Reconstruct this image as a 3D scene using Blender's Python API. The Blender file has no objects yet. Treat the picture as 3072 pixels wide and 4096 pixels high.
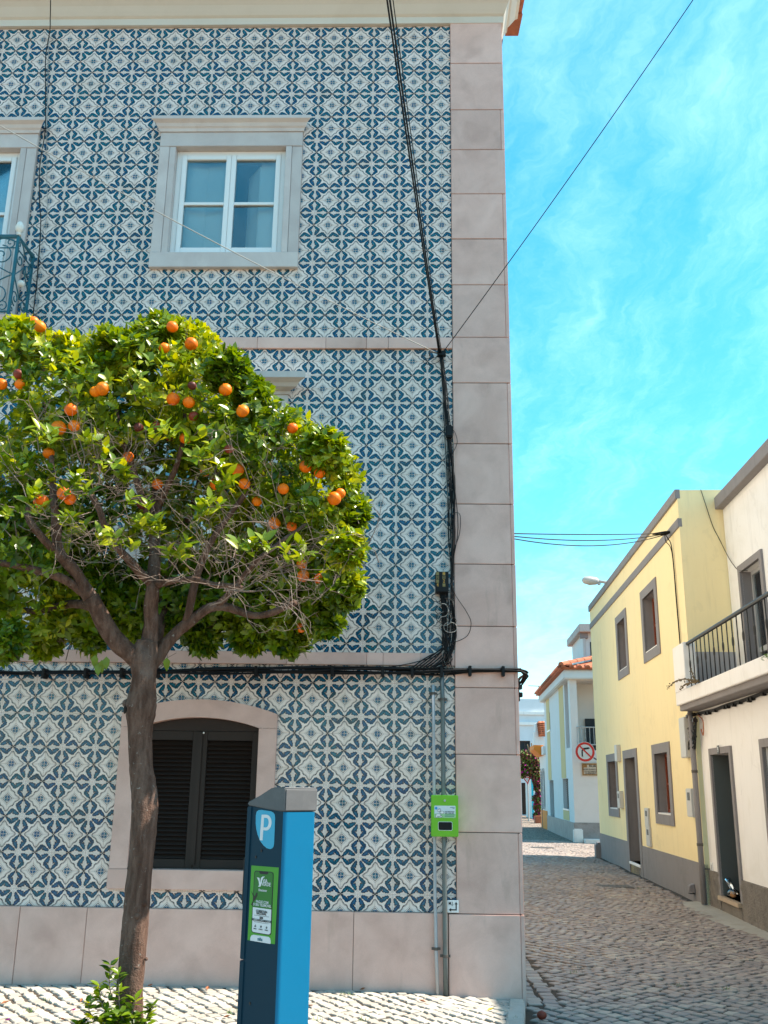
# Corner of a Portuguese old-town street: tiled house, orange tree, parking meter, yellow and white houses.
import bpy, math, random
import numpy as np
from mathutils import Vector, Matrix, noise as mnoise
random.seed(7); rng = np.random.default_rng(11)
SC = bpy.context.scene
COL = SC.collection

# ------------------------------------------------------------------ camera, sky, sun, exposure
EYE = 1.6
A = 0.28                                   # one pattern repeat of the wall tiles (two 14 cm tiles)
F_PX, YAW, PITCH, ROLL = 3825.65, -0.0266, 0.2807, 0.0135
CAM = np.array([-1.1059 * A, -29.474 * A, EYE])
def _axes():
    cy, sy, cp, sp = math.cos(YAW), math.sin(YAW), math.cos(PITCH), math.sin(PITCH)
    w = np.array([sy * cp, cy * cp, sp]); r = np.array([cy, -sy, 0.0]); u = np.cross(r, w)
    cr, sr = math.cos(ROLL), math.sin(ROLL)
    return cr * r + sr * u, -sr * r + cr * u, w
CR, CU, CW = _axes()
cam_data = bpy.data.cameras.new('camera'); cam = bpy.data.objects.new('camera', cam_data); COL.objects.link(cam)
cam_data.sensor_fit = 'VERTICAL'; cam_data.sensor_height = 36.0; cam_data.sensor_width = 27.0
cam_data.lens = F_PX / 4096 * 36.0; cam_data.clip_start = 0.05; cam_data.clip_end = 2000
cam.matrix_world = Matrix(((CR[0], CU[0], -CW[0], CAM[0]), (CR[1], CU[1], -CW[1], CAM[1]), (CR[2], CU[2], -CW[2], CAM[2]), (0, 0, 0, 1)))
SC.camera = cam

SUN_EL, SUN_AZ = math.radians(57.0), math.radians(1.6)   # azimuth measured from +x towards +y (sun just behind the tiled wall's plane)
SUN_STRENGTH, SKY_STRENGTH, EXPOSURE = 4.7, 0.15, 1.22
world = bpy.data.worlds.new('World'); SC.world = world; world.use_nodes = True
sun_data = bpy.data.lights.new('sun', 'SUN'); sun = bpy.data.objects.new('sun', sun_data); COL.objects.link(sun)
sun_dir = Vector((math.cos(SUN_EL) * math.cos(SUN_AZ), math.cos(SUN_EL) * math.sin(SUN_AZ), math.sin(SUN_EL)))
sun.rotation_euler = sun_dir.to_track_quat('Z', 'Y').to_euler(); sun.location = (20, 2, 30)
sun_data.energy = SUN_STRENGTH; sun_data.angle = math.radians(0.55); sun_data.color = (1.0, 0.90, 0.76)
vs = SC.view_settings
vs.view_transform = 'Standard'; vs.look = 'None'; vs.gamma = 1.0; vs.exposure = EXPOSURE; vs.use_curve_mapping = False
SC.cycles.max_bounces = 8; SC.cycles.diffuse_bounces = 4; SC.cycles.glossy_bounces = 3; SC.cycles.transparent_max_bounces = 8
SC.cycles.caustics_reflective = False; SC.cycles.caustics_refractive = False

# ------------------------------------------------------------------ node helpers
class S:
    """Arithmetic on shader sockets."""
    def __init__(s, nt, k): s.nt, s.k = nt, k
    def _m(s, op, *a, clamp=False):
        n = s.nt.nodes.new('ShaderNodeMath'); n.operation = op; n.use_clamp = clamp
        for i, x in enumerate(a):
            if isinstance(x, S): s.nt.links.new(x.k, n.inputs[i])
            else: n.inputs[i].default_value = float(x)
        return S(s.nt, n.outputs[0])
    def __add__(s, o): return s._m('ADD', s, o)
    __radd__ = __add__
    def __sub__(s, o): return s._m('SUBTRACT', s, o)
    def __rsub__(s, o): return s._m('SUBTRACT', o, s)
    def __mul__(s, o): return s._m('MULTIPLY', s, o)
    __rmul__ = __mul__
    def __truediv__(s, o): return s._m('DIVIDE', s, o)
    def mad(s, a, b): return s._m('MULTIPLY_ADD', s, a, b)
    def min(s, o): return s._m('MINIMUM', s, o)
    def max(s, o): return s._m('MAXIMUM', s, o)
    def abs(s): return s._m('ABSOLUTE', s)
    def sqrt(s): return s._m('SQRT', s)
    def sin(s): return s._m('SINE', s)
    def floor(s): return s._m('FLOOR', s)
    def fract(s): return s._m('FRACT', s)
    def clamp(s): return s._m('ADD', s, 0.0, clamp=True)
    def pow(s, o): return s._m('POWER', s, o)
    def step(s, lo, hi):                       # smooth 0..1 ramp
        n = s.nt.nodes.new('ShaderNodeMapRange'); n.interpolation_type = 'SMOOTHSTEP'
        s.nt.links.new(s.k, n.inputs[0]); n.inputs[1].default_value = lo; n.inputs[2].default_value = hi
        if lo > hi: n.inputs[1].default_value = hi; n.inputs[2].default_value = lo; n.inputs[3].default_value = 1; n.inputs[4].default_value = 0
        return S(s.nt, n.outputs[0])

class Mat:
    def __init__(s, name, rough=0.8, spec=0.5, metal=0.0):
        s.m = bpy.data.materials.new(name); s.m.use_nodes = True; s.nt = s.m.node_tree
        s.b = s.nt.nodes['Principled BSDF']; s.out = s.nt.nodes['Material Output']
        s.b.inputs['Roughness'].default_value = rough; s.b.inputs['Metallic'].default_value = metal
        s.b.inputs['Specular IOR Level'].default_value = spec
        s._pos = None
    def new(s, t): return s.nt.nodes.new(t)
    def link(s, a, b): s.nt.links.new(a, b)
    def pos(s):
        if s._pos is None: s._pos = s.new('ShaderNodeNewGeometry').outputs['Position']
        return s._pos
    def obj(s): return s.new('ShaderNodeTexCoord').outputs['Object']
    def mapped(s, vec, scale=(1, 1, 1), rot=(0, 0, 0), loc=(0, 0, 0)):
        n = s.new('ShaderNodeMapping'); s.link(vec, n.inputs[0]); n.inputs['Scale'].default_value = scale
        n.inputs['Rotation'].default_value = rot; n.inputs['Location'].default_value = loc
        return n.outputs[0]
    def noise(s, scale, detail=4, rough=0.55, vec=None, dist=0.0, out=0):
        n = s.new('ShaderNodeTexNoise'); n.inputs['Scale'].default_value = scale; n.inputs['Detail'].default_value = detail
        n.inputs['Roughness'].default_value = rough; n.inputs['Distortion'].default_value = dist
        s.link(vec if vec is not None else s.pos(), n.inputs['Vector'])
        return S(s.nt, n.outputs[out])
    def voronoi(s, scale, vec=None, feature='F1', out='Distance', rand=1.0):
        n = s.new('ShaderNodeTexVoronoi'); n.feature = feature; n.inputs['Scale'].default_value = scale
        n.inputs['Randomness'].default_value = rand
        s.link(vec if vec is not None else s.pos(), n.inputs['Vector'])
        return S(s.nt, n.outputs[out])
    def rand(s): return S(s.nt, s.new('ShaderNodeObjectInfo').outputs['Random'])
    def attr(s, name, out='Fac'):
        n = s.new('ShaderNodeAttribute'); n.attribute_name = name; return S(s.nt, n.outputs[out])
    def xyz(s, vec=None):
        n = s.new('ShaderNodeSeparateXYZ'); s.link(vec if vec is not None else s.pos(), n.inputs[0])
        return [S(s.nt, o) for o in n.outputs]
    def mix(s, f, a, b):
        n = s.new('ShaderNodeMix'); n.data_type = 'RGBA'; n.clamp_factor = True
        for x, i in ((f, 0), (a, 6), (b, 7)):
            if isinstance(x, S): s.link(x.k, n.inputs[i])
            elif isinstance(x, tuple): n.inputs[i].default_value = (*x, 1) if len(x) == 3 else x
            elif isinstance(x, (int, float)): n.inputs[i].default_value = x
            else: s.link(x, n.inputs[i])
        return n.outputs[2]
    def scale(s, col, f):                       # colour times value
        n = s.new('ShaderNodeMix'); n.data_type = 'RGBA'; n.blend_type = 'MULTIPLY'; n.inputs[0].default_value = 1
        if isinstance(col, tuple): n.inputs[6].default_value = (*col, 1)
        else: s.link(col, n.inputs[6])
        s.link(f.k, n.inputs[7]); return n.outputs[2]
    def hsv(s, col, h=None, sat=None, v=None):
        n = s.new('ShaderNodeHueSaturation')
        for x, k in ((h, 'Hue'), (sat, 'Saturation'), (v, 'Value')):
            if x is None: continue
            if isinstance(x, S): s.link(x.k, n.inputs[k])
            else: n.inputs[k].default_value = x
        if isinstance(col, tuple): n.inputs['Color'].default_value = (*col, 1)
        else: s.link(col, n.inputs['Color'])
        return n.outputs[0]
    def color(s, c):
        if isinstance(c, tuple): s.b.inputs['Base Color'].default_value = (*c, 1)
        else: s.link(c, s.b.inputs['Base Color'])
        return s
    def rough(s, r):
        s.link(r.k, s.b.inputs['Roughness']); return s
    def bump(s, h, strength=0.3, dist=0.01):
        n = s.new('ShaderNodeBump'); n.inputs['Strength'].default_value = strength; n.inputs['Distance'].default_value = dist
        s.link(h.k, n.inputs['Height']); s.link(n.outputs[0], s.b.inputs['Normal']); return s

def wear(name, col, rough=0.7, var=0.12, big=1.2, fine=60, bump=0.15, stain=None, stain_amt=0.4, spec=0.4, metal=0.0, hue=0.0, objvar=0.0, bdist=0.004, streak=0.0):
    """Painted, plastered or stone surface: colour with large and fine unevenness, optional stains."""
    m = Mat(name, rough, spec, metal)
    n1 = m.noise(big, 5, 0.6); n2 = m.noise(fine, 3, 0.6)
    c = col
    if stain: c = m.mix(m.noise(big * 1.7, 6, 0.65, dist=0.6).step(0.45, 0.75) * stain_amt, col, stain)
    v = (n1 - 0.5) * (var * 2) + (n2 - 0.5) * var + 1.0
    if streak: v = v - m.noise(5, 5, 0.65, vec=m.mapped(m.pos(), scale=(1.6, 1.6, 0.16))).step(0.50, 0.78) * streak - m.noise(1.3, 6, 0.7, dist=1.2).step(0.58, 0.64) * (streak * 0.5)
    if objvar: v = v + (m.rand() - 0.5) * objvar
    m.color(m.scale(c, v))
    m.bump(n2 + n1 * 0.3, bump, bdist)
    return m.m

# ------------------------------------------------------------------ mesh helpers
class MB:
    """Collects polygons; build() links them as one mesh object in world coordinates."""
    def __init__(s, xf=None): s.v, s.f, s.mi, s.uv, s.xf = [], [], [], {}, xf
    def vert(s, p):
        s.v.append(s.xf(*p) if s.xf else tuple(p)); return len(s.v) - 1
    def face(s, pts, mi=0, uv=None):
        idx = [s.vert(p) for p in pts]
        if uv: s.uv[len(s.f)] = uv
        s.f.append(idx); s.mi.append(mi); return s
    def box(s, x0, x1, y0, y1, z0, z1, mi=0):
        b = len(s.v)
        for z in (z0, z1):
            for x, y in ((x0, y0), (x1, y0), (x1, y1), (x0, y1)): s.vert((x, y, z))
        for q in ((0, 3, 2, 1), (4, 5, 6, 7), (0, 1, 5, 4), (1, 2, 6, 5), (2, 3, 7, 6), (3, 0, 4, 7)):
            s.f.append([b + i for i in q]); s.mi.append(mi)
        return s
    def prism(s, poly, axis, a0, a1, mi=0):
        """poly: 2D points; axis: 'x','y','z' extrusion direction."""
        def P(p, a): return {'x': (a, p[0], p[1]), 'y': (p[0], a, p[1]), 'z': (p[0], p[1], a)}[axis]
        b = len(s.v); n = len(poly)
        for a in (a0, a1):
            for p in poly: s.vert(P(p, a))
        s.f.append([b + i for i in range(n)]); s.f.append([b + n + i for i in reversed(range(n))]); s.mi += [mi, mi]
        for i in range(n):
            j = (i + 1) % n; s.f.append([b + j, b + i, b + n + i, b + n + j]); s.mi.append(mi)
        return s
    def tube(s, pts, r, sides=6, mi=0, caps=True, jitter=0.0):
        pts = [Vector(p) for p in pts]; n = len(pts)
        rs = r if isinstance(r, (list, tuple)) else [r] * n
        t = (pts[1] - pts[0]).normalized(); ref = Vector((0, 0, 1)) if abs(t.z) < 0.9 else Vector((1, 0, 0))
        u = t.cross(ref).normalized(); b = len(s.v)
        for i, p in enumerate(pts):
            t = (pts[min(i + 1, n - 1)] - pts[max(i - 1, 0)])
            if t.length < 1e-9: t = Vector((0, 0, 1))
            t.normalize(); u = (u - t * u.dot(t))
            if u.length < 1e-6: u = t.orthogonal()
            u.normalize(); w = t.cross(u)
            for k in range(sides):
                a = 2 * math.pi * k / sides
                d = u * math.cos(a) + w * math.sin(a); rr = rs[i]
                if jitter: rr *= 1 + jitter * mnoise.noise((p + d * rs[i]) * 9.0)
                s.vert(p + d * rr)
        for i in range(n - 1):
            for k in range(sides):
                k2 = (k + 1) % sides
                s.f.append([b + i * sides + k, b + i * sides + k2, b + (i + 1) * sides + k2, b + (i + 1) * sides + k]); s.mi.append(mi)
        if caps:
            s.f.append([b + k for k in reversed(range(sides))]); s.f.append([b + (n - 1) * sides + k for k in range(sides)]); s.mi += [mi, mi]
        return s
    def ball(s, c, r, seg=16, rings=10, sq=(1, 1, 1), mi=0):
        b = len(s.v); c = Vector(c)
        s.vert(c + Vector((0, 0, -r * sq[2])))
        for i in range(1, rings):
            th = math.pi * i / rings
            for k in range(seg):
                a = 2 * math.pi * k / seg
                s.vert(c + Vector((r * sq[0] * math.sin(th) * math.cos(a), r * sq[1] * math.sin(th) * math.sin(a), -r * sq[2] * math.cos(th))))
        top = s.vert(c + Vector((0, 0, r * sq[2])))
        for k in range(seg):
            k2 = (k + 1) % seg
            s.f.append([b, b + 1 + k2, b + 1 + k]); s.mi.append(mi)
            for i in range(rings - 2):
                s.f.append([b + 1 + i * seg + k, b + 1 + i * seg + k2, b + 1 + (i + 1) * seg + k2, b + 1 + (i + 1) * seg + k]); s.mi.append(mi)
            s.f.append([b + 1 + (rings - 2) * seg + k, b + 1 + (rings - 2) * seg + k2, top]); s.mi.append(mi)
        return s
    def disc(s, c, r, nrm_axis='y', seg=24, mi=0, ry=None):
        ry = ry or r
        pts = []
        for k in range(seg):
            a = 2 * math.pi * k / seg
            d = (r * math.cos(a), ry * math.sin(a))
            pts.append((c[0] + d[0], c[1], c[2] + d[1]) if nrm_axis == 'y' else (c[0], c[1] + d[0], c[2] + d[1]))
        return s.face(pts, mi)
    def wall_holes(s, s0, s1, h0, h1, holes, o, depth, mi=0, mi_rev=None):
        """Sheet in local (s, outward o, h) with rectangular openings and reveals going `depth` inwards."""
        xs = sorted({s0, s1, *[v for q in holes for v in q[:2]]}); zs = sorted({h0, h1, *[v for q in holes for v in q[2:]]})
        xs = [x for x in xs if s0 <= x <= s1]; zs = [z for z in zs if h0 <= z <= h1]
        for i in range(len(xs) - 1):
            for j in range(len(zs) - 1):
                cx, cz = (xs[i] + xs[i + 1]) / 2, (zs[j] + zs[j + 1]) / 2
                if any(q[0] < cx < q[1] and q[2] < cz < q[3] for q in holes): continue
                s.face([(xs[i], o, zs[j]), (xs[i + 1], o, zs[j]), (xs[i + 1], o, zs[j + 1]), (xs[i], o, zs[j + 1])], mi)
        mr = mi if mi_rev is None else mi_rev
        for a, b_, c, d in holes:
            for p in (((a, c), (a, d)), ((b_, c), (b_, d)), ((a, c), (b_, c)), ((a, d), (b_, d))):
                (x0, z0), (x1, z1) = p
                s.face([(x0, o, z0), (x1, o, z1), (x1, o - depth, z1), (x0, o - depth, z0)], mr)
        return s
    def mesh(s, name, mats, smooth=False):
        me = bpy.data.meshes.new(name); me.from_pydata(s.v, [], s.f)
        for m in (mats if isinstance(mats, (list, tuple)) else [mats]): me.materials.append(m)
        if any(s.mi): me.polygons.foreach_set('material_index', s.mi)
        if smooth: me.polygons.foreach_set('use_smooth', [True] * len(s.f))
        if s.uv:
            ul = me.uv_layers.new(name='UVMap')
            for fi, uv in s.uv.items():
                for li, c in zip(me.polygons[fi].loop_indices, uv): ul.data[li].uv = c
        me.update(); return me
    def build(s, name, mats, parent=None, smooth=False, bevel=0, label=None, fix=True):
        me = s.mesh(name, mats, smooth)
        if fix and len(s.f) < 20000:
            import bmesh
            bm = bmesh.new(); bm.from_mesh(me)
            if bevel: bmesh.ops.remove_doubles(bm, verts=bm.verts, dist=1e-6)
            bmesh.ops.recalc_face_normals(bm, faces=bm.faces)
            if bevel: bmesh.ops.bevel(bm, geom=[e for e in bm.edges if len(e.link_faces) == 2 and e.calc_face_angle(0) > 0.5], offset=bevel, segments=2, affect='EDGES', clamp_overlap=True)
            bm.to_mesh(me); bm.free()
        o = bpy.data.objects.new(name, me); COL.objects.link(o)
        if parent: adopt(o, parent)
        if label: o['label'] = label
        return o

WORLD_OF = {}
def adopt(o, p):
    o.parent = p
    if p.parent is None: o.matrix_parent_inverse = p.matrix_basis.inverted()
def thing(name, label, cat, loc=(0, 0, 0), group=None):
    o = bpy.data.objects.new(name, None); COL.objects.link(o); o.location = loc; o.empty_display_size = 0.1
    o['label'] = label; o['category'] = cat
    if group: o['group'] = group
    return o
def tag(o, label, cat, group=None):
    o['label'] = label; o['category'] = cat
    if group: o['group'] = group
    return o
def recenter(o):
    """Move a one-mesh thing's origin to the bottom centre of its mesh."""
    me = o.data; n = len(me.vertices); co = np.empty(n * 3); me.vertices.foreach_get('co', co); co = co.reshape(-1, 3)
    c = Vector(((co[:, 0].min() + co[:, 0].max()) / 2, (co[:, 1].min() + co[:, 1].max()) / 2, co[:, 2].min()))
    me.transform(Matrix.Translation(-c)); o.location = c; return o
def structure(o): o['kind'] = 'structure'; return o
def text_mesh(txt, size, depth=0.0006, align='CENTER'):
    cu = bpy.data.curves.new('text', 'FONT'); cu.body = txt; cu.size = size; cu.extrude = depth / 2; cu.align_x = align; cu.align_y = 'CENTER'; cu.resolution_u = 3; cu.offset = size * 0.016
    ob = bpy.data.objects.new('text', cu); COL.objects.link(ob)
    dg = bpy.context.evaluated_depsgraph_get(); me = bpy.data.meshes.new_from_object(ob.evaluated_get(dg))
    bpy.data.objects.remove(ob); bpy.data.curves.remove(cu); return me
def place_text(name, txt, size, mat, parent, origin, ex, ez, sx=1.0, align='CENTER', bold=0.0):
    """Text lying in the plane spanned by ex (reading direction) and ez (up) at origin."""
    me = text_mesh(txt, size, align=align); me.materials.clear(); me.materials.append(mat)
    ex, ez = Vector(ex).normalized(), Vector(ez).normalized(); ey = ez.cross(ex)
    mt = Matrix(((ex.x * sx, ez.x, -ey.x, origin[0]), (ex.y * sx, ez.y, -ey.y, origin[1]), (ex.z * sx, ez.z, -ey.z, origin[2]), (0, 0, 0, 1)))
    me.transform(mt); o = bpy.data.objects.new(name, me); COL.objects.link(o); adopt(o, parent); return o
def spline(pts, n=8):
    """Catmull-Rom through points."""
    P = [Vector(p) for p in pts]; P = [P[0] * 2 - P[1]] + P + [P[-1] * 2 - P[-2]]; out = []
    for i in range(1, len(P) - 2):
        for k in range(n):
            t = k / n; a, b, c, d = P[i - 1:i + 3]
            out.append(0.5 * ((2 * b) + (c - a) * t + (2 * a - 5 * b + 4 * c - d) * t * t + (3 * b - a - 3 * c + d) * t ** 3))
    out.append(P[-2]); return out
def sag(a, b, drop, n=20):
    a, b = Vector(a), Vector(b)
    return [a.lerp(b, i / n) + Vector((0, 0, -drop * 4 * (i / n) * (1 - i / n))) for i in range(n + 1)]

# photograph pixels (3072 x 4096) to places: a ray met with the plane the thing stands on
def ray(x, y): return CR * (x - 1536) / F_PX + CU * (2048 - y) / F_PX + CW
def on_plane(px, n, p):
    n = np.array(n, float); d = ray(*px); t = ((np.array(p, float) - CAM) @ n) / (d @ n); return Vector(CAM + t * d)
def at_y(px, Y): return on_plane(px, (0, 1, 0), (0, Y, 0))
def at_z(px, Z): return on_plane(px, (0, 0, 1), (0, 0, Z))
def project(p):
    d = np.array(p, float) - CAM; z = d @ CW
    return (1536 + F_PX * (d @ CR) / z, 2048 - F_PX * (d @ CU) / z, z)
D = 3072 / 1659
def dpx(x, y): return (x * D, y * D)

# ------------------------------------------------------------------ sky
def build_world():
    nt = world.node_tree; N, L = nt.nodes, nt.links
    bg = N['Background']; bg.inputs['Strength'].default_value = SKY_STRENGTH
    sky = N.new('ShaderNodeTexSky'); sky.sky_type = 'NISHITA'; sky.sun_disc = False
    sky.sun_elevation = SUN_EL; sky.sun_rotation = math.pi / 2 - SUN_AZ
    sky.altitude = 0; sky.air_density = 1.0; sky.dust_density = 0.6; sky.ozone_density = 1.6
    m = Mat.__new__(Mat); m.nt = nt; m._pos = None
    d = N.new('ShaderNodeTexCoord').outputs['Generated']
    x, y, z = m.xyz(d)
    zz = z.max(0.0) + 0.12
    cb = N.new('ShaderNodeCombineXYZ'); L.new((x / zz).k, cb.inputs[0]); L.new((y / zz).k, cb.inputs[1])
    v = cb.outputs[0]
    warp = m.noise(2.2, 6, 0.6, vec=v, out=1)
    va = N.new('ShaderNodeVectorMath'); va.operation = 'MULTIPLY_ADD'; L.new(warp.k, va.inputs[0]); va.inputs[1].default_value = (0.32, 0.32, 0.32); L.new(v, va.inputs[2])
    wisp = m.noise(2.2, 12, 0.68, vec=m.mapped(va.outputs[0], scale=(4.2, 1.1, 1), rot=(0, 0, 0.42)))
    fluff = m.noise(1.0, 10, 0.66, vec=m.mapped(va.outputs[0], scale=(1, 1.3, 1), loc=(4.3, 1.2, 0)))
    fac = (wisp * 0.65 + fluff * 0.55).step(0.48, 0.98) * 0.50
    tint = m.hsv(sky.outputs[0], h=0.465, sat=1.42, v=0.90)
    cloud = m.mix(0.62, m.hsv(sky.outputs[0], h=0.470, sat=0.85, v=1.22), (4.0, 6.2, 7.0))
    L.new(m.mix(fac, tint, cloud), bg.inputs['Color'])
build_world()

# ------------------------------------------------------------------ materials
def tile_material():
    m = Mat('painted_glazed_tile', 0.2, 0.45)
    uvn = m.new('ShaderNodeUVMap'); uvn.uv_map = 'UVMap'
    u0, v0, _ = m.xyz(uvn.outputs[0])
    px, py, pz = m.xyz()
    wob = m.noise(95, 2, 0.5, out=1); wx, wy, _w = m.xyz(wob.k)
    u0 = u0 + (wx - 0.5) * 0.05; v0 = v0 + (wy - 0.5) * 0.05
    u, v = u0.max(v0), u0.min(v0)                  # every tile is mirrored about its diagonal
    def seg(x1, y1, r1, x2, y2, r2):
        dx, dy = x2 - x1, y2 - y1; L2 = dx * dx + dy * dy
        a = u - x1; b = v - y1
        h = (a * (dx / L2) + b * (dy / L2)).clamp()
        ex = h.mad(-dx, a); ey = h.mad(-dy, b)
        return (ex * ex + ey * ey).sqrt() - h.mad(r2 - r1, r1)
    def chain(P):
        d = None
        for a, b in zip(P[:-1], P[1:]):
            q = seg(*a, *b); d = q if d is None else d.min(q)
        return d
    leaf = chain([(.975, .03, .014), (.89, .13, .072), (.79, .24, .105), (.71, .38, .155), (.765, .53, .132), (.83, .635, .112), (.862, .74, .078)])
    notch = chain([(.97, .37, .040), (.86, .36, .028), (.78, .42, .010)])
    jag = (u * 46.0 + v * 31.0).sin() * (v * 22.0 - u * 40.0).sin() * 0.018
    cq = (seg(.745, .40, 0, .75, .405, 0))
    curl = (cq - 0.082).abs().step(0.020, 0.008) * (u * 0.7 + v).step(1.02, 0.92)
    body = leaf.max(notch * -1.0) + jag
    stripes = ((leaf * 62.0) + wx * 4.0).sin()
    ogee = chain([(.735, -.02, 0), (.71, .06, 0), (.62, .125, 0), (.50, .19, 0), (.435, .27, 0), (.415, .345, 0)])
    s = u + v
    thick = ogee.step(0.024, 0.012)
    knob = seg(.405, .345, 0, .40, .36, 0).step(0.034, 0.022)
    thin = (ogee - 0.048).abs().step(0.012, 0.004) * s.step(0.745, 0.72)
    rad = (u * u + v * v).sqrt()
    petal = rad.step(0.185, 0.165) * v.step(0.012, 0.022)
    dia = (s + (u * v) * -0.6 - 0.275).abs().step(0.024, 0.012)
    scal = (s + ((u - v) * 58.0).sin() * 0.012 + (u * v) * -0.5 - 0.375).abs().step(0.017, 0.006)
    tri = ((v * 5.5).fract() - 0.5).abs()
    zig = (u - 0.915 - tri * 0.075).abs().step(0.016, 0.006) * v.step(0.10, 0.16) * v.step(0.9, 0.84)
    octo = (2.0 - s - 0.19).abs().step(0.024, 0.008)
    cell = m.new('ShaderNodeVectorMath'); cell.operation = 'SNAP'; m.link(m.pos(), cell.inputs[0]); cell.inputs[1].default_value = (A / 2, 9, A / 2)
    wn = m.new('ShaderNodeTexWhiteNoise'); wn.noise_dimensions = '3D'; m.link(cell.outputs[0], wn.inputs[0])
    r1 = S(m.nt, wn.outputs['Value']); rc = m.xyz(wn.outputs['Color'])
    cream = m.mix(m.noise(2.2, 4) * 0.6 + rc[0] * 0.55 - 0.08, (0.83, 0.715, 0.66), (0.70, 0.585, 0.51))
    blue = m.mix(rc[1] * 0.8 + wy * 0.3 - 0.1, (0.002, 0.075, 0.185), (0.001, 0.130, 0.170))
    dull = m.mix(r1.step(0.86, 0.95) * 0.6, blue, (0.035, 0.06, 0.075))
    ink = (0.003, 0.006, 0.014)
    light = m.mix(0.35, blue, (0.25, 0.48, 0.62))
    c = cream
    c = m.mix(zig * 0.5, c, (0.22, 0.20, 0.20)); c = m.mix(octo * 0.5, c, (0.20, 0.24, 0.28))
    c = m.mix(scal * 0.75, c, (0.10, 0.14, 0.17)); c = m.mix(dia, c, ink); c = m.mix(petal, c, dull)
    c = m.mix(thin * 0.85, c, ink); c = m.mix(thick, c, ink); c = m.mix(knob, c, ink)
    fill = m.mix(stripes.step(0.75, 0.98) * 0.34, dull, light)
    fill = m.mix(stripes.step(-0.72, -0.95) * 0.65, fill, ink)
    fill = m.mix(curl, fill, ink)
    leafc = m.mix(body.step(-0.040, -0.028), fill, ink)
    c = m.mix(body.step(0.008, -0.004), c, leafc)
    chip = (m.noise(7.5, 6, 0.7) + m.noise(60, 3, 0.6) * 0.25).step(0.845, 0.875)
    c = m.mix(chip * 0.8, c, (0.44, 0.25, 0.19))
    rust = m.noise(11, 5, 0.6, vec=m.mapped(m.pos(), scale=(1, 1, 0.8))).step(0.70, 0.78) * 0.35
    c = m.mix(rust, c, (0.42, 0.30, 0.17))
    m.color(c)
    m.rough(chip * 0.6 + m.noise(14, 3) * 0.12 + 0.10)
    m.bump(m.noise(14, 2, 0.4) * 2.0 - chip * 1.2, 0.10, 0.004)
    return m.m
def stone_material(name, a, b, c):
    m = Mat(name, 0.62, 0.4)
    r = m.rand(); off = m.new('ShaderNodeVectorMath'); off.operation = 'ADD'; m.link(m.pos(), off.inputs[0])
    cb = m.new('ShaderNodeCombineXYZ'); m.link((r * 37.0).k, cb.inputs[0]); m.link((r * 91.0).k, cb.inputs[2]); m.link(cb.outputs[0], off.inputs[1])
    v = off.outputs[0]
    n1 = m.noise(2.6, 6, 0.62, vec=v, dist=0.8); n2 = m.noise(9, 5, 0.65, vec=v); n3 = m.noise(260, 2, 0.7)
    blotch = m.noise(3.3, 3, 0.5, vec=v, dist=0.3).step(0.48, 0.74)
    col = m.mix(n1.step(0.3, 0.7), a, b); col = m.mix(blotch * 0.5, col, c)
    pale = (n2 * blotch).step(0.56, 0.68) * 0.35
    col = m.mix(pale, col, (0.62, 0.58, 0.56))
    streak = m.noise(5, 5, 0.6, vec=m.mapped(v, scale=(1.0, 1.0, 0.22), rot=(0, 0.5, 0))).step(0.60, 0.70) * 0.22
    col = m.mix(streak, col, (0.33, 0.22, 0.17))
    pit = m.noise(75, 3, 0.65).step(0.70, 0.78) * 0.3
    col = m.mix(pit, col, (0.14, 0.11, 0.10))
    m.color(m.scale(col, (n3 - 0.5) * 0.34 + (r - 0.5) * 0.18 + (n2 - 0.5) * 0.12 + 1.0))
    m.rough(n2 * 0.25 + 0.5)
    m.bump(n3 * 0.5 + n2, 0.12, 0.004); return m.m
M_TILE = tile_material()
M_STONE = stone_material('pinkish_limestone', (0.72, 0.485, 0.415), (0.63, 0.405, 0.34), (0.47, 0.29, 0.24))
M_STONE_SKYLIT = stone_material('limestone_surround_skylit', (0.60, 0.54, 0.51), (0.54, 0.475, 0.45), (0.46, 0.385, 0.36))  # same limestone as the walls, with cool sky light put into the colour
M_GROUT = wear('tile_grout', (0.46, 0.40, 0.36), 0.9, 0.2, 4, 90, 0.3)
M_RENDER = wear('cream_render', (0.66, 0.60, 0.52), 0.85, 0.06, 0.8, 70, 0.12, stain=(0.52, 0.45, 0.36), stain_amt=0.35)
M_JOINT = wear('dark_joint', (0.10, 0.085, 0.075), 0.95, 0.3, 5, 80, 0.3)
M_TERRA = wear('terracotta_tile', (0.42, 0.13, 0.06), 0.8, 0.35, 3, 40, 0.25, stain=(0.16, 0.06, 0.04), stain_amt=0.7, objvar=0.3)
M_WHITEPAINT = wear('white_window_paint', (0.80, 0.80, 0.79), 0.32, 0.03, 2, 60, 0.03)
M_INNER = wear('white_inner_shutter', (0.80, 0.79, 0.76), 0.5, 0.04, 2, 60, 0.03)
M_DARKROOM = wear('dark_room', (0.035, 0.04, 0.045), 0.9, 0.2, 2, 30, 0.05)  # near-black colour stands in for the unlit rooms behind the windows
M_SHUTTER = wear('dark_brown_shutter', (0.022, 0.0125, 0.009), 0.5, 0.25, 3, 60, 0.08, spec=0.3)
M_IRON_TEAL = wear('teal_painted_iron', (0.018, 0.125, 0.17), 0.4, 0.3, 5, 60, 0.1, stain=(0.02, 0.05, 0.07), stain_amt=0.6)
M_IRON_BLACK = wear('black_painted_iron', (0.014, 0.013, 0.013), 0.45, 0.3, 5, 60, 0.1)
M_CABLE = wear('black_cable_sheath', (0.007, 0.0065, 0.007), 0.55, 0.2, 6, 80, 0.05, spec=0.25)
M_CABLE_GREY = wear('grey_cable_sheath', (0.33, 0.32, 0.30), 0.6, 0.2, 6, 80, 0.05)
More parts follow.
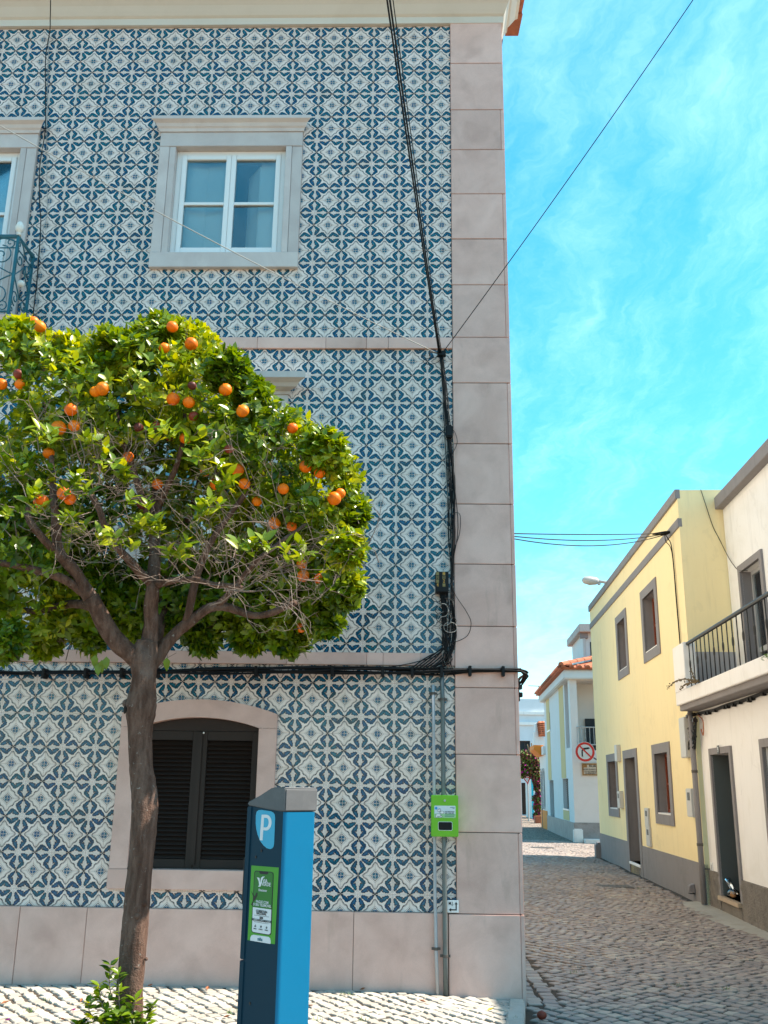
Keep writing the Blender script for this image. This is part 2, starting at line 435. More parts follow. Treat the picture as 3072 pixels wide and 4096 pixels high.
def glass_material(name, tint=(0.86, 0.95, 0.96), fac=0.2):
    m = Mat(name, 0.02, 0.5); nt = m.nt
    tr = m.new('ShaderNodeBsdfTransparent'); tr.inputs[0].default_value = (*tint, 1)
    gl = m.new('ShaderNodeBsdfGlossy'); gl.inputs['Roughness'].default_value = 0.02; gl.inputs[0].default_value = (0.9, 0.95, 1, 1)
    fr = m.new('ShaderNodeFresnel'); fr.inputs[0].default_value = 1.52
    f = S(nt, fr.outputs[0]) * 1.1 + fac * 0.2
    mx = m.new('ShaderNodeMixShader'); m.link(f.clamp().k, mx.inputs[0]); m.link(tr.outputs[0], mx.inputs[1]); m.link(gl.outputs[0], mx.inputs[2])
    m.link(mx.outputs[0], m.out.inputs['Surface']); return m.m
M_GLASS = glass_material('window_glass')

# ------------------------------------------------------------------ tiled house
ZU, ZM, ZL = 26.9889 * A + EYE, (26.9889 - 13.2244) * A + EYE, (26.9889 - 23.4368) * A + EYE   # first diamond row of the three panels
X_TILE, X_CORNER, X_LEFT = 0.094, 0.632, -6.4
PANELS = [(ZU, ZU - 12 * A - 0.103, ZU + A / 2), (ZM, 2.717, 5.578), (ZL, 0.645, 2.608)]
# inner openings x0,x1,z0,z1
UW = (-2.68, -1.565, 6.59, 7.80); LW = (-5.41, -4.265, 5.72, 7.79); MW = (-2.66, -1.60, 3.35, 4.93)
AW = (-2.575, -1.557, 0.94, 2.153); AW_SPRING = 2.07
OPEN = [UW, LW, MW, AW]
house = thing('tiled_house', 'tall corner house clad in blue and white patterned tiles with stone trim', 'house', (-2.9, 4.0, 0))
wall = MB(lambda x, o, z: (x, -o, z)).wall_holes(X_LEFT, X_CORNER - 0.03, 0.0, 9.31, [(a - .04, b + .04, c - .04, d + .04) for a, b, c, d in OPEN], -0.012, 0.30)
wall.face([(X_LEFT, -0.012, 0), (X_LEFT, -14, 0), (X_LEFT, -14, 9.3), (X_LEFT, -0.012, 9.3)])
wall_o = wall.build('wall', M_GROUT, house, fix=False)
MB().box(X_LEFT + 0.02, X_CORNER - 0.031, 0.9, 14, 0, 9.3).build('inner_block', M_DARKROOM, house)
sw = MB(); sw.face([(X_CORNER - 0.012, 0.55, 0), (X_CORNER - 0.012, 14, 0), (X_CORNER - 0.012, 14, 9.4), (X_CORNER - 0.012, 0.55, 9.4)])
sw.face([(X_CORNER - 0.03, 14, 0), (X_LEFT, 14, 0), (X_LEFT, 14, 9.4), (X_CORNER - 0.03, 14, 9.4)])
sw.build('side_wall', M_RENDER, house, fix=False)

def tile_faces(mb, x0, x1, z0, z1, U, tilt=(0, 0, 0), th=0.0085, ch=0.0022):
    """One ceramic tile: front face, chamfered rim, sides. U maps (x, z) to pattern uv."""
    g = 0.0009; x0 += g; x1 -= g; z0 += g; z1 -= g; cx, cz = (x0 + x1) / 2, (z0 + z1) / 2
    def Y(x, z, y): return y + tilt[0] + tilt[1] * (x - cx) + tilt[2] * (z - cz)
    fr = [(x0 + ch, z0 + ch), (x1 - ch, z0 + ch), (x1 - ch, z1 - ch), (x0 + ch, z1 - ch)]; rim = [(x0, z0), (x1, z0), (x1, z1), (x0, z1)]
    a = [mb.vert((x, Y(x, z, 0.0), z)) for x, z in fr]; b = [mb.vert((x, Y(x, z, 0.0016), z)) for x, z in rim]; c = [mb.vert((x, th + 0.003, z)) for x, z in rim]
    ua, ub = [U(*p) for p in fr], [U(*p) for p in rim]
    mb.uv[len(mb.f)] = ua; mb.f.append(a); mb.mi.append(0)
    for i in range(4):
        j = (i + 1) % 4
        mb.uv[len(mb.f)] = [ua[j], ua[i], ub[i], ub[j]]; mb.f.append([a[j], a[i], b[i], b[j]]); mb.mi.append(0)
        mb.uv[len(mb.f)] = [ub[j], ub[i], ub[i], ub[j]]; mb.f.append([b[j], b[i], c[i], c[j]]); mb.mi.append(0)
def pattern_uv(zc):
    def U(x, z):
        a = x / A; b = (z - zc) / A
        return (abs(a - round(a)) * 2, abs(b - round(b)) * 2)
    return U
T = A / 2
tiles = []                                          # x0,x1,z0,z1,zc,full
for zc, zb, zt in PANELS:
    U = pattern_uv(zc)
    for i in range(int(X_LEFT / T) - 1, 2):
        x0, x1 = i * T, min((i + 1) * T, X_TILE)
        if x1 - x0 < 0.01 or x0 < X_LEFT: continue
        k = math.floor((zb - zc) / T)
        while zc + k * T < zt - 0.004:
            z0, z1 = max(zc + k * T, zb), min(zc + (k + 1) * T, zt); k += 1
            if z1 - z0 < 0.01: continue
            if any(x1 > q[0] + .002 and x0 < q[1] - .002 and z1 > q[2] + .002 and z0 < q[3] - .002 for q in OPEN): continue
            tiles.append((x0, x1, z0, z1, zc, abs(x1 - x0 - T) < 1e-6 and abs(z1 - z0 - T) < 1e-6))
def seen(t):
    x, y, _ = project(((t[0] + t[1]) / 2, 0, (t[2] + t[3]) / 2))
    if not (10 < x < 3060 and 10 < y < 4086): return False
    if 460 < x < 640 and y > 2600: return False     # behind the trunk
    if 975 < x < 1265 and y > 3150: return False    # behind the meter
    if x < 1300 and 1500 < y < 2560: return False   # behind the crown
    return True
near = sorted([t for t in tiles if t[5] and seen(t)], key=lambda t: math.dist(((t[0] + t[1]) / 2, 0, (t[2] + t[3]) / 2), CAM))[:300]
near_set = set(near)
proto = {}
def tile_proto(par):
    if par not in proto:
        mb = MB(); fu, fv = par
        tile_faces(mb, -T / 2, T / 2, -T / 2, T / 2, lambda x, z: ((x / T + .5) if not fu else (.5 - x / T), (z / T + .5) if not fv else (.5 - z / T)))
        proto[par] = mb.mesh('tile', M_TILE)
    return proto[par]
for x0, x1, z0, z1, zc, full in near:
    i, k = round(x0 / T), round((z0 - zc) / T)
    o = bpy.data.objects.new('tile', tile_proto((i % 2 == 1, k % 2 == 1))); COL.objects.link(o); adopt(o, house)
    o.location = ((x0 + x1) / 2, random.uniform(-.0007, .0007), (z0 + z1) / 2); o.rotation_euler = (random.gauss(0, .004), random.gauss(0, .002), random.gauss(0, .004))
rest = MB()
for t in tiles:
    if t in near_set: continue
    tile_faces(rest, *t[:4], pattern_uv(t[4]), (random.uniform(-.0007, .0007), random.gauss(0, .004), random.gauss(0, .004)))
o = rest.build('wall_tiles', M_TILE, house, fix=False); o['kind'] = 'stuff'

# stone corner blocks
QZ = [0.0, .642, 1.26, 1.877, 2.426, 2.95, 3.5, 4.051, 4.625, 5.225, 5.691, 6.245, 6.744, 7.248, 7.759, 8.233, 8.801, 9.318]
for i, (z0, z1) in enumerate(zip(QZ[:-1], QZ[1:])):
    pr = -0.030 + random.uniform(-.002, .002) - (0.012 if i == 0 else 0)
    xl = 0.031 if i == 0 else X_TILE + random.uniform(.001, .004)
    g = 0.0028
    wrap = i in (2, 9, 13, 15, 16)
    xs = X_CORNER - (0.0 if wrap else 0.034)
    MB().box(xl, xs, pr, 0.30, z0 + g if i else -0.2, z1 - g).build('corner_stone', M_STONE, house, bevel=0.0035)
    if not wrap: MB().box(xs + 0.002, X_CORNER + random.uniform(-.001, .0015), pr + 0.002, 0.52, z0 + g if i else -0.2, z1 - g).build('corner_side_slab', M_STONE, house, bevel=0.004)
MB().box(0.10, X_CORNER - 0.04, -0.018, 0.25, 0.0, 9.3).build('joint_bed', M_JOINT, house)
# plinth slabs, string courses
px_j = [X_LEFT, -5.2, -4.36, -3.417, -2.872, -1.55, -.726, .026]
for a, b in zip(px_j[:-1], px_j[1:]):
    MB().box(a + .0016, b - .0016, -0.032 + random.uniform(-.002, .002), 0.02, -0.2, .6435).build('plinth_slab', M_STONE, house, bevel=0.003)
MB().box(X_LEFT, .03, -0.022, 0.01, 0.0, .636).build('plinth_joint', M_JOINT, house)
for zlo, zhi, js, pr in ((5.579, 5.692, [X_LEFT, -5.3, -4.3, -3.4, -2.95, -2.3, -1.75, -1.1, -.715, -.508, X_TILE], .026), (2.6095, 2.716, [X_LEFT, -5.0, -4.2, -3.05, -2.1, -1.35, -.66, -.52, -.20, -.10, X_TILE], .022)):
    for a, b in zip(js[:-1], js[1:]):
        MB().box(a + .001, b - .001, -pr + random.uniform(-.0015, .0015), 0.01, zlo, zhi).build('string_course_stone', M_STONE, house, bevel=0.003)
# cornice: moulding profile in (y, z), swept along the front and a short return on the side
prof = [(0.02, 9.305), (-0.035, 9.305), (-0.035, 9.385), (-0.06, 9.40), (-0.085, 9.43), (-0.12, 9.475), (-0.165, 9.515), (-0.19, 9.52), (-0.19, 9.585), (-0.23, 9.60), (-0.29, 9.64), (-0.36, 9.69), (-0.42, 9.705), (-0.42, 9.80), (0.02, 9.80)]
co = MB(); XR = X_CORNER
for (y0, z0), (y1, z1) in zip(prof[:-1], prof[1:]):
    e0, e1 = -y0 * 0.52, -y1 * 0.52                     # the return stands out less than the front
    co.face([(X_LEFT, y0, z0), (XR + max(e0, 0), y0, z0), (XR + max(e1, 0), y1, z1), (X_LEFT, y1, z1)])
    co.face([(XR + max(e0, 0), y0, z0), (XR + max(e0, 0), 0.34, z0), (XR + max(e1, 0), 0.34, z1), (XR + max(e1, 0), y1, z1)])
co.face([(XR + max(-y * 0.52, 0), 0.34, z) for y, z in prof] )
co.build('cornice', M_RENDER, house)
MB().box(X_LEFT, XR + 0.10, -0.44, 14, 9.802, 9.86).build('roof_slab', M_TERRA, house)
for k in range(4):                                     # barrel tiles along the roof's edge
    y = -0.5 + k * 0.30
    mb = MB(); n = 9
    ring = []
    for yy, rr, zz in ((y, .085, 9.84), (y + .34, .075, 9.865)):
        ring.append([(XR + 0.20 + rr * math.cos(math.pi * (i / (n - 1)) ) , yy, zz - .02 + rr * math.sin(math.pi * i / (n - 1))) for i in range(n)])
    for i in range(n - 1): mb.face([ring[0][i], ring[0][i + 1], ring[1][i + 1], ring[1][i]])
    for r_ in ring: mb.face(r_)
    mb.face([ring[0][0], ring[0][-1], ring[1][-1], ring[1][0]])
    mb.build('roof_tile', M_TERRA, house)
for k in range(24):                                    # tile ends along the front eave
    x = XR + 0.05 - 0.20 * k
    mb = MB(); n = 7
    r0 = [(x + .07 * math.cos(math.pi * i / (n - 1)), -0.50, 9.865 + .07 * math.sin(math.pi * i / (n - 1))) for i in range(n)]
    r1 = [(a, 0.2, c + .14) for a, b, c in r0]
    for i in range(n - 1): mb.face([r0[i], r0[i + 1], r1[i + 1], r1[i]])
    mb.face(r0); mb.face(r1); mb.face([r0[0], r0[-1], r1[-1], r1[0]]); mb.build('roof_tile', M_TERRA, house)

def stone_window(name, op, hood=None, hood_proj=0.13, sill=True, jamb=0.165, label=None):
    """Stone surround with hood and sill; returns the surround."""
    x0, x1, z0, z1 = op; pr = 0.045
    w = MB().box(x0 - jamb, x1 + jamb, -pr, 0.28, z1, z1 + .165).build(name, M_STONE_SKYLIT, house, bevel=0.004, label=label)
    for a, b in ((x0 - jamb, x0), (x1, x1 + jamb)):
        c = a + (b - a) * (.62 if a < x0 else .38)
        MB().box(a + .0005, c - .0012, -pr + .002, 0.02, z0 + .001, z1 - .0015).build('jamb_slab', M_STONE_SKYLIT, w, bevel=0.003)
        MB().box(min(c + .0012, b), max(c, b), -pr + .006, 0.28, z0 + .001, z1 - .0015).build('jamb', M_STONE_SKYLIT, w, bevel=0.003)
    if sill: MB().box(x0 - jamb - .004, x1 + jamb + .004, -pr - .006, 0.28, z0 - .163, z0).build('sill', M_STONE_SKYLIT, w, bevel=0.004)
    if hood:
        h0, h1 = hood; p = hood_proj
        for q in range(1):
            mb = MB(); prf = [(0, h0), (-pr - .012, h0), (-pr - .02, h0 + .03), (-p * .62, h0 + .045), (-p * .72, h0 + .075), (-p, h0 + .10), (-p, h1), (0, h1)]
            xl, xr = x0 - jamb, x1 + jamb
            for (ya, za), (yb, zb) in zip(prf[:-1], prf[1:]):
                ea, eb = max(-ya - pr, 0), max(-yb - pr, 0)
                mb.face([(xl - ea, ya, za), (xr + ea, ya, za), (xr + eb, yb, zb), (xl - eb, yb, zb)])
            for sgn, xx in ((-1, xl), (1, xr)):
                mb.face([(xx + sgn * max(-y - pr, 0), y, z) for y, z in prf])
            mb.build('hood', M_STONE_SKYLIT, w)
    return w
def casement(op, parent, y=0.06, bars=1, frame=.055):
    """Two white sashes with glazing bars, panes, folded shutters inside."""
    x0, x1, z0, z1 = op; xm = (x0 + x1) / 2
    fr = MB()
    fr.box(x0, x0 + frame, y - .02, y + .05, z0, z1).box(x1 - frame, x1, y - .02, y + .05, z0, z1)
    fr.box(x0 + frame, x1 - frame, y - .02, y + .05, z1 - frame, z1).box(x0 + frame, x1 - frame, y - .02, y + .05, z0, z0 + .035)
    fr.build('window_frame', M_WHITEPAINT, parent, bevel=.004)
    for a, b in ((x0 + frame + .001, xm - .001), (xm + .001, x1 - frame - .001)):
        s_ = .05; za, zb = z0 + .036, z1 - frame - .001
        sh = MB().box(a, a + s_, y - .035, y + .02, za, zb).box(b - s_, b, y - .035, y + .02, za, zb).box(a + s_, b - s_, y - .033, y + .02, za, za + s_ + .012).box(a + s_, b - s_, y - .033, y + .02, zb - s_, zb)
        so = sh.build('sash', M_WHITEPAINT, parent, bevel=.005)
        zs = [za + s_ + .012] + [za + (zb - za) * (i + 1) / (bars + 1) for i in range(bars)] + [zb - s_]
        for i in range(bars): MB().box(a + s_, b - s_, y - .03, y + .012, zs[i + 1] - .016, zs[i + 1] + .016).build('glazing_bar', M_WHITEPAINT, so, bevel=.003)
        for i in range(bars + 1):
            lo = zs[i] + (.016 if i else 0); hi = zs[i + 1] - (.016 if i < bars else 0)
            MB().box(a + s_, b - s_, y - .006, y - .002, lo, hi).build('pane', M_GLASS, so)
uw = stone_window('upper_window', UW, (7.966, 8.10)); casement(UW, uw)
lw = stone_window('balcony_door', LW, (7.955, 8.09), sill=False); casement(LW, lw, bars=2)
mw = stone_window('shaded_window', MW, (5.095, 5.255), 0.22); casement(MW, mw)
for w_, op in ((uw, UW), (lw, LW), (mw, MW)):          # white inner shutters standing half open behind the glass
    x0, x1, z0, z1 = op; xm = (x0 + x1) / 2
    for i, (xa, ya, xb, yb) in enumerate(((x0 + .02, .125, x0 + .30, .16), (x0 + .30, .16, xm - .02, .135), (x1 - .02, .125, x1 - .27, .15), (x1 - .27, .15, x1 - .42, .36))):
        t = Vector((xb - xa, yb - ya, 0)).normalized(); nn = Vector((t.y, -t.x, 0)) * .012
        mb = MB(); q = [(xa, ya), (xb, yb), (xb - nn.x, yb - nn.y), (xa - nn.x, ya - nn.y)]
        mb.prism(q, 'z', z0 + .03, z1 - (.06 if i != 3 else .10)).build('inner_shutter', M_INNER, w_, bevel=.003)
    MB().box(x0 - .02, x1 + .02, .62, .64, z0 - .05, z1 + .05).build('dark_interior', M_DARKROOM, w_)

# arched window with louvred shutters
x0, x1, z0, z1 = AW; xc = (x0 + x1) / 2; rise = z1 - AW_SPRING; hw = (x1 - x0) / 2
def arc(halfw, spring, top, n=22):
    r = top - spring; R = (halfw ** 2 + r ** 2) / (2 * r); cz = top - R; a0 = math.asin(halfw / R)
    return [(xc + R * math.sin(-a0 + 2 * a0 * i / n), cz + R * math.cos(-a0 + 2 * a0 * i / n)) for i in range(n + 1)]
ai = arc(hw, AW_SPRING, z1); ao = arc(hw + .151, AW_SPRING + .115, 2.302)
arch = MB(); pr = .042
loop = [(xc - hw - .151, AW_SPRING)] + ao + [(xc + hw + .151, AW_SPRING)]
inn = [(xc - hw, AW_SPRING)] + ai + [(xc + hw, AW_SPRING)]
for i in range(len(loop) - 1):
    (ax, az), (bx, bz), (cx_, cz_), (dx_, dz_) = loop[i], loop[i + 1], inn[i + 1], inn[i]
    arch.face([(ax, -pr, az), (bx, -pr, bz), (cx_, -pr, cz_), (dx_, -pr, dz_)])
    arch.face([(ax, -pr, az), (bx, -pr, bz), (bx, .02, bz), (ax, .02, az)])
    arch.face([(dx_, -pr, dz_), (cx_, -pr, cz_), (cx_, .30, cz_), (dx_, .30, dz_)])
aw = arch.build('arched_window', M_STONE, house)
for a, b in ((x0 - .151, x0), (x1, x1 + .151)): MB().box(a, b, -pr + .001, .30, z0 + .001, AW_SPRING - .0015).build('jamb', M_STONE, aw, bevel=.003)
MB().box(x0 - .156, x1 + .156, -pr - .004, .30, z0 - .152, z0).build('sill', M_STONE, aw, bevel=.004)
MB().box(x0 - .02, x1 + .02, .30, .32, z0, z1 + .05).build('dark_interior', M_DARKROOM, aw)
yS = .055                                             # shutters stand back in the reveal
fill = MB(); top = [p for p in ai]
fill.prism([(x0 + .001, 2.045)] + [(x, z - .002) for x, z in ai] + [(x1 - .001, 2.045)], 'y', yS - .005, yS + .05).build('shutter_head', M_SHUTTER, aw)
zt = 2.043
for a, b in ((x0 + .002, xc - .001), (xc + .001, x1 - .002)):
    st = .062
    leafm = MB().box(a, a + st, yS, yS + .045, z0 + .004, zt).box(b - st, b, yS, yS + .045, z0 + .004, zt).box(a + st, b - st, yS + .001, yS + .045, z0 + .004, z0 + .075).box(a + st, b - st, yS + .001, yS + .045, zt - .075, zt)
    so = leafm.build('shutter', M_SHUTTER, aw, bevel=.004)
    lo, hi = z0 + .082, zt - .080; n = 27; dz = (hi - lo) / n
    for k in range(n):
        zc_ = lo + (k + .5) * dz
        MB().prism([(yS + .006, zc_ - dz * .52), (yS + .012, zc_ - dz * .60), (yS + .042, zc_ + dz * .42), (yS + .036, zc_ + dz * .50)], 'x', a + st + .001, b - st - .001).build('slat', M_SHUTTER, so)
MB().box(xc - .022, xc + .022, yS - .016, yS - .0005, z0 + .03, zt - .01).build('meeting_strip', M_SHUTTER, aw, bevel=.003)
MB().ball((xc + .03, yS - .02, 2.028), .008, 8, 6).build('latch', M_WHITEPAINT, aw)

# ------------------------------------------------------------------ ground: pavement, kerb, road
def smooth(t): t = min(max(t, 0.0), 1.0); return t * t * (3 - 2 * t)
def pav_z(x, y): return 0.082 - 0.055 * smooth((x + .5) / 1.1) * smooth((y + .9) / .9) + 0.006 * math.sin(x * 2.1 + y)
def road_z(x, y): return -0.012 + 0.028 * math.sin(math.pi * min(max((x - .7) / 3.4, 0), 1)) + 0.006 * math.sin(x * 3.1 + y * 1.3) + 0.006 * math.sin(y * 2.3)
def front_x(y): return 4.115 + 0.046 * (y - 6.842)
KERB = [(.615, -.07), (.585, -.35), (.54, -.70), (.45, -1.4), (.30, -2.3), (.05, -3.5), (-.45, -5.0), (-1.7, -6.9), (-5.0, -8.6), (-9.0, -9.6)]
def kerb_x(y):
    for (xa, ya), (xb, yb) in zip(KERB[:-1], KERB[1:]):
        if ya >= y >= yb: return xa + (xb - xa) * (ya - y) / (ya - yb)
    return KERB[0][0] if y > KERB[0][1] else KERB[-1][0]
def cobble_mat(name, cols, joint, rough=0.75, moss=(0.08, 0.09, 0.03)):
    m = Mat(name, rough, 0.35)
    v = m.attr('stone_tint'); o = m.rand(); r = (v + o).fract()
    c = m.mix(r.step(0.0, 0.5), cols[0], cols[1]); c = m.mix(r.step(0.55, 1.0), c, cols[2])
    n = m.noise(28, 4, 0.6); f = m.noise(190, 2, 0.6); big = m.noise(0.9, 4, 0.6)
    c = m.scale(c, (n - 0.5) * 0.45 + (f - .5) * 0.25 + (big - 0.5) * 0.35 + 1.0)
    m.color(c); m.rough(n * 0.35 + rough - 0.25); m.bump(n + f * 0.4, 0.35, 0.006); return m.m
M_LIME = cobble_mat('limestone_cobble', ((.47, .43, .38), (.39, .345, .295), (.51, .46, .39)), None, 0.8)
M_GRANITE = cobble_mat('worn_road_cobble', ((.33, .25, .21), (.25, .20, .18), (.385, .315, .26)), None, 0.62)
M_SAND = wear('sandy_joint', (.06, .045, .034), .95, .35, 1.5, 50, .5, stain=(.035, .035, .018), stain_amt=.5)
def sett_sheet(name, base, joint, scale):
    """Stone setts too far or too hidden to build one by one."""
    m = Mat(name, .75, .35); e = m.voronoi(scale, feature='DISTANCE_TO_EDGE', rand=.7); c = m.xyz(m.voronoi(scale, out='Color', rand=.7).k)
    n = m.noise(20, 4)
    col = m.scale(base, (c[0] - .5) * .5 + (n - .5) * .4 + 1.0); m.color(m.mix(e.step(.09, .03), col, joint)); m.bump(e.step(.0, .16), .8, .02); return m.m
M_ROADFAR = sett_sheet('distant_road_setts', (.32, .24, .18), (.05, .04, .035), 8)
M_PAVFAR = sett_sheet('distant_pavement_setts', (.45, .41, .35), (.13, .10, .08), 11)

gm = MB(); R0 = 900
gm.face([(-R0, -R0, -.09), (R0, -R0, -.09), (R0, R0, -.09), (-R0, R0, -.09)])
structure(gm.build('ground', wear('dry_earth', (.22, .18, .14), .95, .2, .3, 12, .3), None))
road = MB(); xs = np.linspace(-14, 16, 61); ys = np.concatenate([np.linspace(-14, 26, 81), [30, 36, 44, 54, 66, 90]])
for i in range(len(xs) - 1):
    for j in range(len(ys) - 1):
        q = [(xs[i], ys[j]), (xs[i + 1], ys[j]), (xs[i + 1], ys[j + 1]), (xs[i], ys[j + 1])]
        road.face([(x, y, road_z(x, y) - (.011 if y < 25.5 else -.004)) for x, y in q], 0 if (-1.3 < q[0][1] < 25 and .4 < q[1][0] < 9) else 1)
road_o = structure(road.build('road', [M_SAND, M_ROADFAR], None, smooth=True))
pav = MB()
yl = [-.005, -.07, -.2, -.35, -.5, -.7, -1.0, -1.4, -1.8, -2.3, -2.9, -3.5, -4.2, -5.0, -5.9, -6.9, -8.6, -9.6]
for ya, yb in zip(yl[:-1], yl[1:]):
    n = 26
    for i in range(n):
        f = lambda k, y: -9.0 + (kerb_x(y) - .10 + 9.0) * k / n
        q = [(f(i, yb), yb), (f(i + 1, yb), yb), (f(i + 1, ya), ya), (f(i, ya), ya)]
        pav.face([(x, y, pav_z(x, y) - (.011 if ya > -1.9 else 0.0)) for x, y in q], 0 if ya > -1.9 else 1)
pav_o = structure(pav.build('pavement', [M_SAND, M_PAVFAR], None, smooth=True))

def sett(mb, c, ex, ey, a, b, zf, rise, tint, uneven=1.0):
    """One sett: four jittered corners, chamfered worn top."""
    cx, cy = c; P = []
    for sx, sy in ((-1, -1), (1, -1), (1, 1), (-1, 1)):
        ja, jb = a * (1 + random.uniform(-.26, .10)), b * (1 + random.uniform(-.26, .10))
        P.append((cx + ex[0] * sx * ja + ey[0] * sy * jb, cy + ex[1] * sx * ja + ey[1] * sy * jb))
    z = zf(cx, cy) + random.uniform(-.003, .003) * uneven; tx, ty = random.gauss(0, .028) * uneven, random.gauss(0, .028) * uneven
    b0 = len(mb.v)
    for k, (sc, dz) in enumerate(((1.0, -.045), (1.0, -.006), (.89, .0))):
        for x, y in P:
            X, Y = cx + (x - cx) * sc, cy + (y - cy) * sc
            mb.v.append((X, Y, z + dz + ((X - cx) * tx + (Y - cy) * ty if k else 0)))
    for k in range(2):
        for i in range(4):
            j = (i + 1) % 4; mb.f.append([b0 + k * 4 + i, b0 + k * 4 + j, b0 + k * 4 + 4 + j, b0 + k * 4 + 4 + i]); mb.mi.append(0); mb.tint.append(tint)
    mb.f.append([b0 + 8, b0 + 9, b0 + 10, b0 + 11]); mb.mi.append(0); mb.tint.append(tint)
def lay_setts(parent, piece, stuff, mat, spots, zf, half, keep=300):
    """spots: (x, y, angle, a, b). The ones that show largest become pieces of their own, the rest one part."""
    scored = []
    for sp in spots:
        x, y, d = project((sp[0], sp[1], zf(sp[0], sp[1])))
        vis = 0 < x < 3072 and 0 < y < 4096
        scored.append((d if vis else 1e3 + d, sp))
    scored.sort(key=lambda q: q[0])
    var = []
    for k in range(14):
        mb = MB(); mb.tint = []
        sett(mb, (0, 0), (1, 0), (0, 1), half, half, lambda x, y: 0, 0, 0.0); var.append(mb.mesh(piece, mat))
    rest_ = MB(); rest_.tint = []
    for i, (dd, (x, y, ang, a, b)) in enumerate(scored):
        if i < keep:
            o = bpy.data.objects.new(piece, random.choice(var)); COL.objects.link(o); adopt(o, parent)
            o.location = (x, y, zf(x, y)); o.rotation_euler = (0, 0, ang + random.choice((0, math.pi / 2, math.pi))); o.scale = (a / half, b / half, 1)
        else:
            sett(rest_, (x, y), (math.cos(ang), math.sin(ang)), (-math.sin(ang), math.cos(ang)), a, b, zf, 0, random.random())
    me = rest_.mesh(stuff, mat)
    at = me.attributes.new('stone_tint', 'FLOAT', 'FACE'); at.data.foreach_set('value', rest_.tint)
    o = bpy.data.objects.new(stuff, me); COL.objects.link(o); adopt(o, parent); o['kind'] = 'stuff'
def grid_spots(x0, x1, y0, y1, pitch, ang, inside, wave=.05, gap=.012):
    out = []; c, s = math.cos(ang), math.sin(ang); R = math.hypot(x1 - x0, y1 - y0) / 2 + .3; n = int(R / pitch) + 2; cx, cy = (x0 + x1) / 2, (y0 + y1) / 2
    for i in range(-n, n):
        off = random.uniform(-.3, .3)
        for j in range(-n, n):
            u, v = (i + .09 * random.uniform(-1, 1) + .10 * math.sin(j * .9 + i * .35)) * pitch, (j + off + .11 * random.uniform(-1, 1)) * pitch
            x, y = cx + c * u - s * v, cy + s * u + c * v
            x += wave * math.sin(y * 2.2 + .6); y += wave * math.sin(x * 1.9)
            if x0 < x < x1 and y0 < y < y1 and inside(x, y):
                out.append((x, y, ang + .12 * math.sin(x * 1.7 + y * .9) + random.gauss(0, .11), pitch / 2 - gap * random.uniform(.3, .8), pitch / 2 - gap * random.uniform(.3, .8)))
    return out
sp = grid_spots(-5.2, .7, -1.85, 0, .096, math.radians(38), lambda x, y: x < kerb_x(y) - .13 and y < -.045)
lay_setts(pav_o, 'paving_stone', 'paving_stones', M_LIME, sp, pav_z, .043)
def in_road(x, y):
    if y < 17.3: hi = front_x(y) - .12
    elif y < 24.5: hi = 8.6
    else: hi = 5.1
    lo = .93 if y > -.06 else kerb_x(y) + .05
    return lo < x < hi
sp = grid_spots(.4, 8.7, -1.2, 25.4, .110, math.radians(41), in_road, .07, .012)
for j in range(150):                                     # gutter course along the tiled house
    y = -.1 + j * .145
    for x in (.70, .84):
        if y > 0.02 or x > .78: sp.append((x + random.uniform(-.01, .01), y + random.uniform(-.02, .02) + (.07 if x > .8 else 0), random.gauss(0, .05), .062, .066))
lay_setts(road_o, 'road_sett', 'road_setts', M_GRANITE, sp, road_z, .050)
M_KERB = wear('pale_kerb_stone', (.48, .45, .40), .8, .2, 3, 70, .35, stain=(.30, .26, .21), stain_amt=.5, objvar=.12)
for (xa, ya), (xb, yb) in zip(KERB[:-1], KERB[1:]):
    n = max(1, round(math.hypot(xb - xa, yb - ya) / .62))
    for i in range(n):
        p, q = (xa + (xb - xa) * i / n, ya + (yb - ya) * i / n), (xa + (xb - xa) * (i + 1) / n, ya + (yb - ya) * (i + 1) / n)
        t = Vector((q[0] - p[0], q[1] - p[1], 0)).normalized(); nn = Vector((t.y, -t.x, 0))   # towards the pavement side
        if nn.x > 0: nn = -nn
        zt = pav_z(*p) + .012; w = .125
        mb = MB(); P0, P1 = Vector((*p, 0)) + t * .004, Vector((*q, 0)) - t * .004
        mb.prism([(P0.x, P0.y), (P1.x, P1.y), (P1.x + nn.x * w, P1.y + nn.y * w), (P0.x + nn.x * w, P0.y + nn.y * w)], 'z', -.12, zt + random.uniform(-.004, .004))
        mb.build('kerb_stone', M_KERB, pav_o, bevel=.012)
# covers and the concrete apron by the white house
M_STEEL = wear('worn_cover_iron', (.10, .085, .075), .6, .3, 4, 60, .4)
for c, r, lab in (((3.30, 9.6), .30, 'dark square iron cover set in the road beside the yellow house'), ((3.6, 21.0), .34, 'round iron manhole cover in the sunlit strip of the cross street')):
    mb = MB(); z = road_z(*c) + .006
    if r < .33: mb.box(c[0] - r, c[0] + r, c[1] - r * .8, c[1] + r * .8, z - .02, z + .004)
    else: mb.prism([(c[0] + r * math.cos(2 * math.pi * k / 28), c[1] + r * math.sin(2 * math.pi * k / 28)) for k in range(28)], 'z', z - .02, z + .004)
    t_ = thing('manhole_cover', lab, 'manhole cover', (c[0], c[1], z)); mb.build('lid', M_STEEL, t_, bevel=.003)
    fr = MB()
    for k in range(7):
        q = -r * .75 + k * r * .25; h = math.sqrt(max(r * r * .9 - q * q, 0)) * (.8 if r < .33 else .9)
        fr.box(c[0] + q - .012, c[0] + q + .012, c[1] - min(h, r * .7), c[1] + min(h, r * .7), z + .0035, z + .008)
    fr.build('tread_ribs', M_STEEL, t_)
ap = MB()
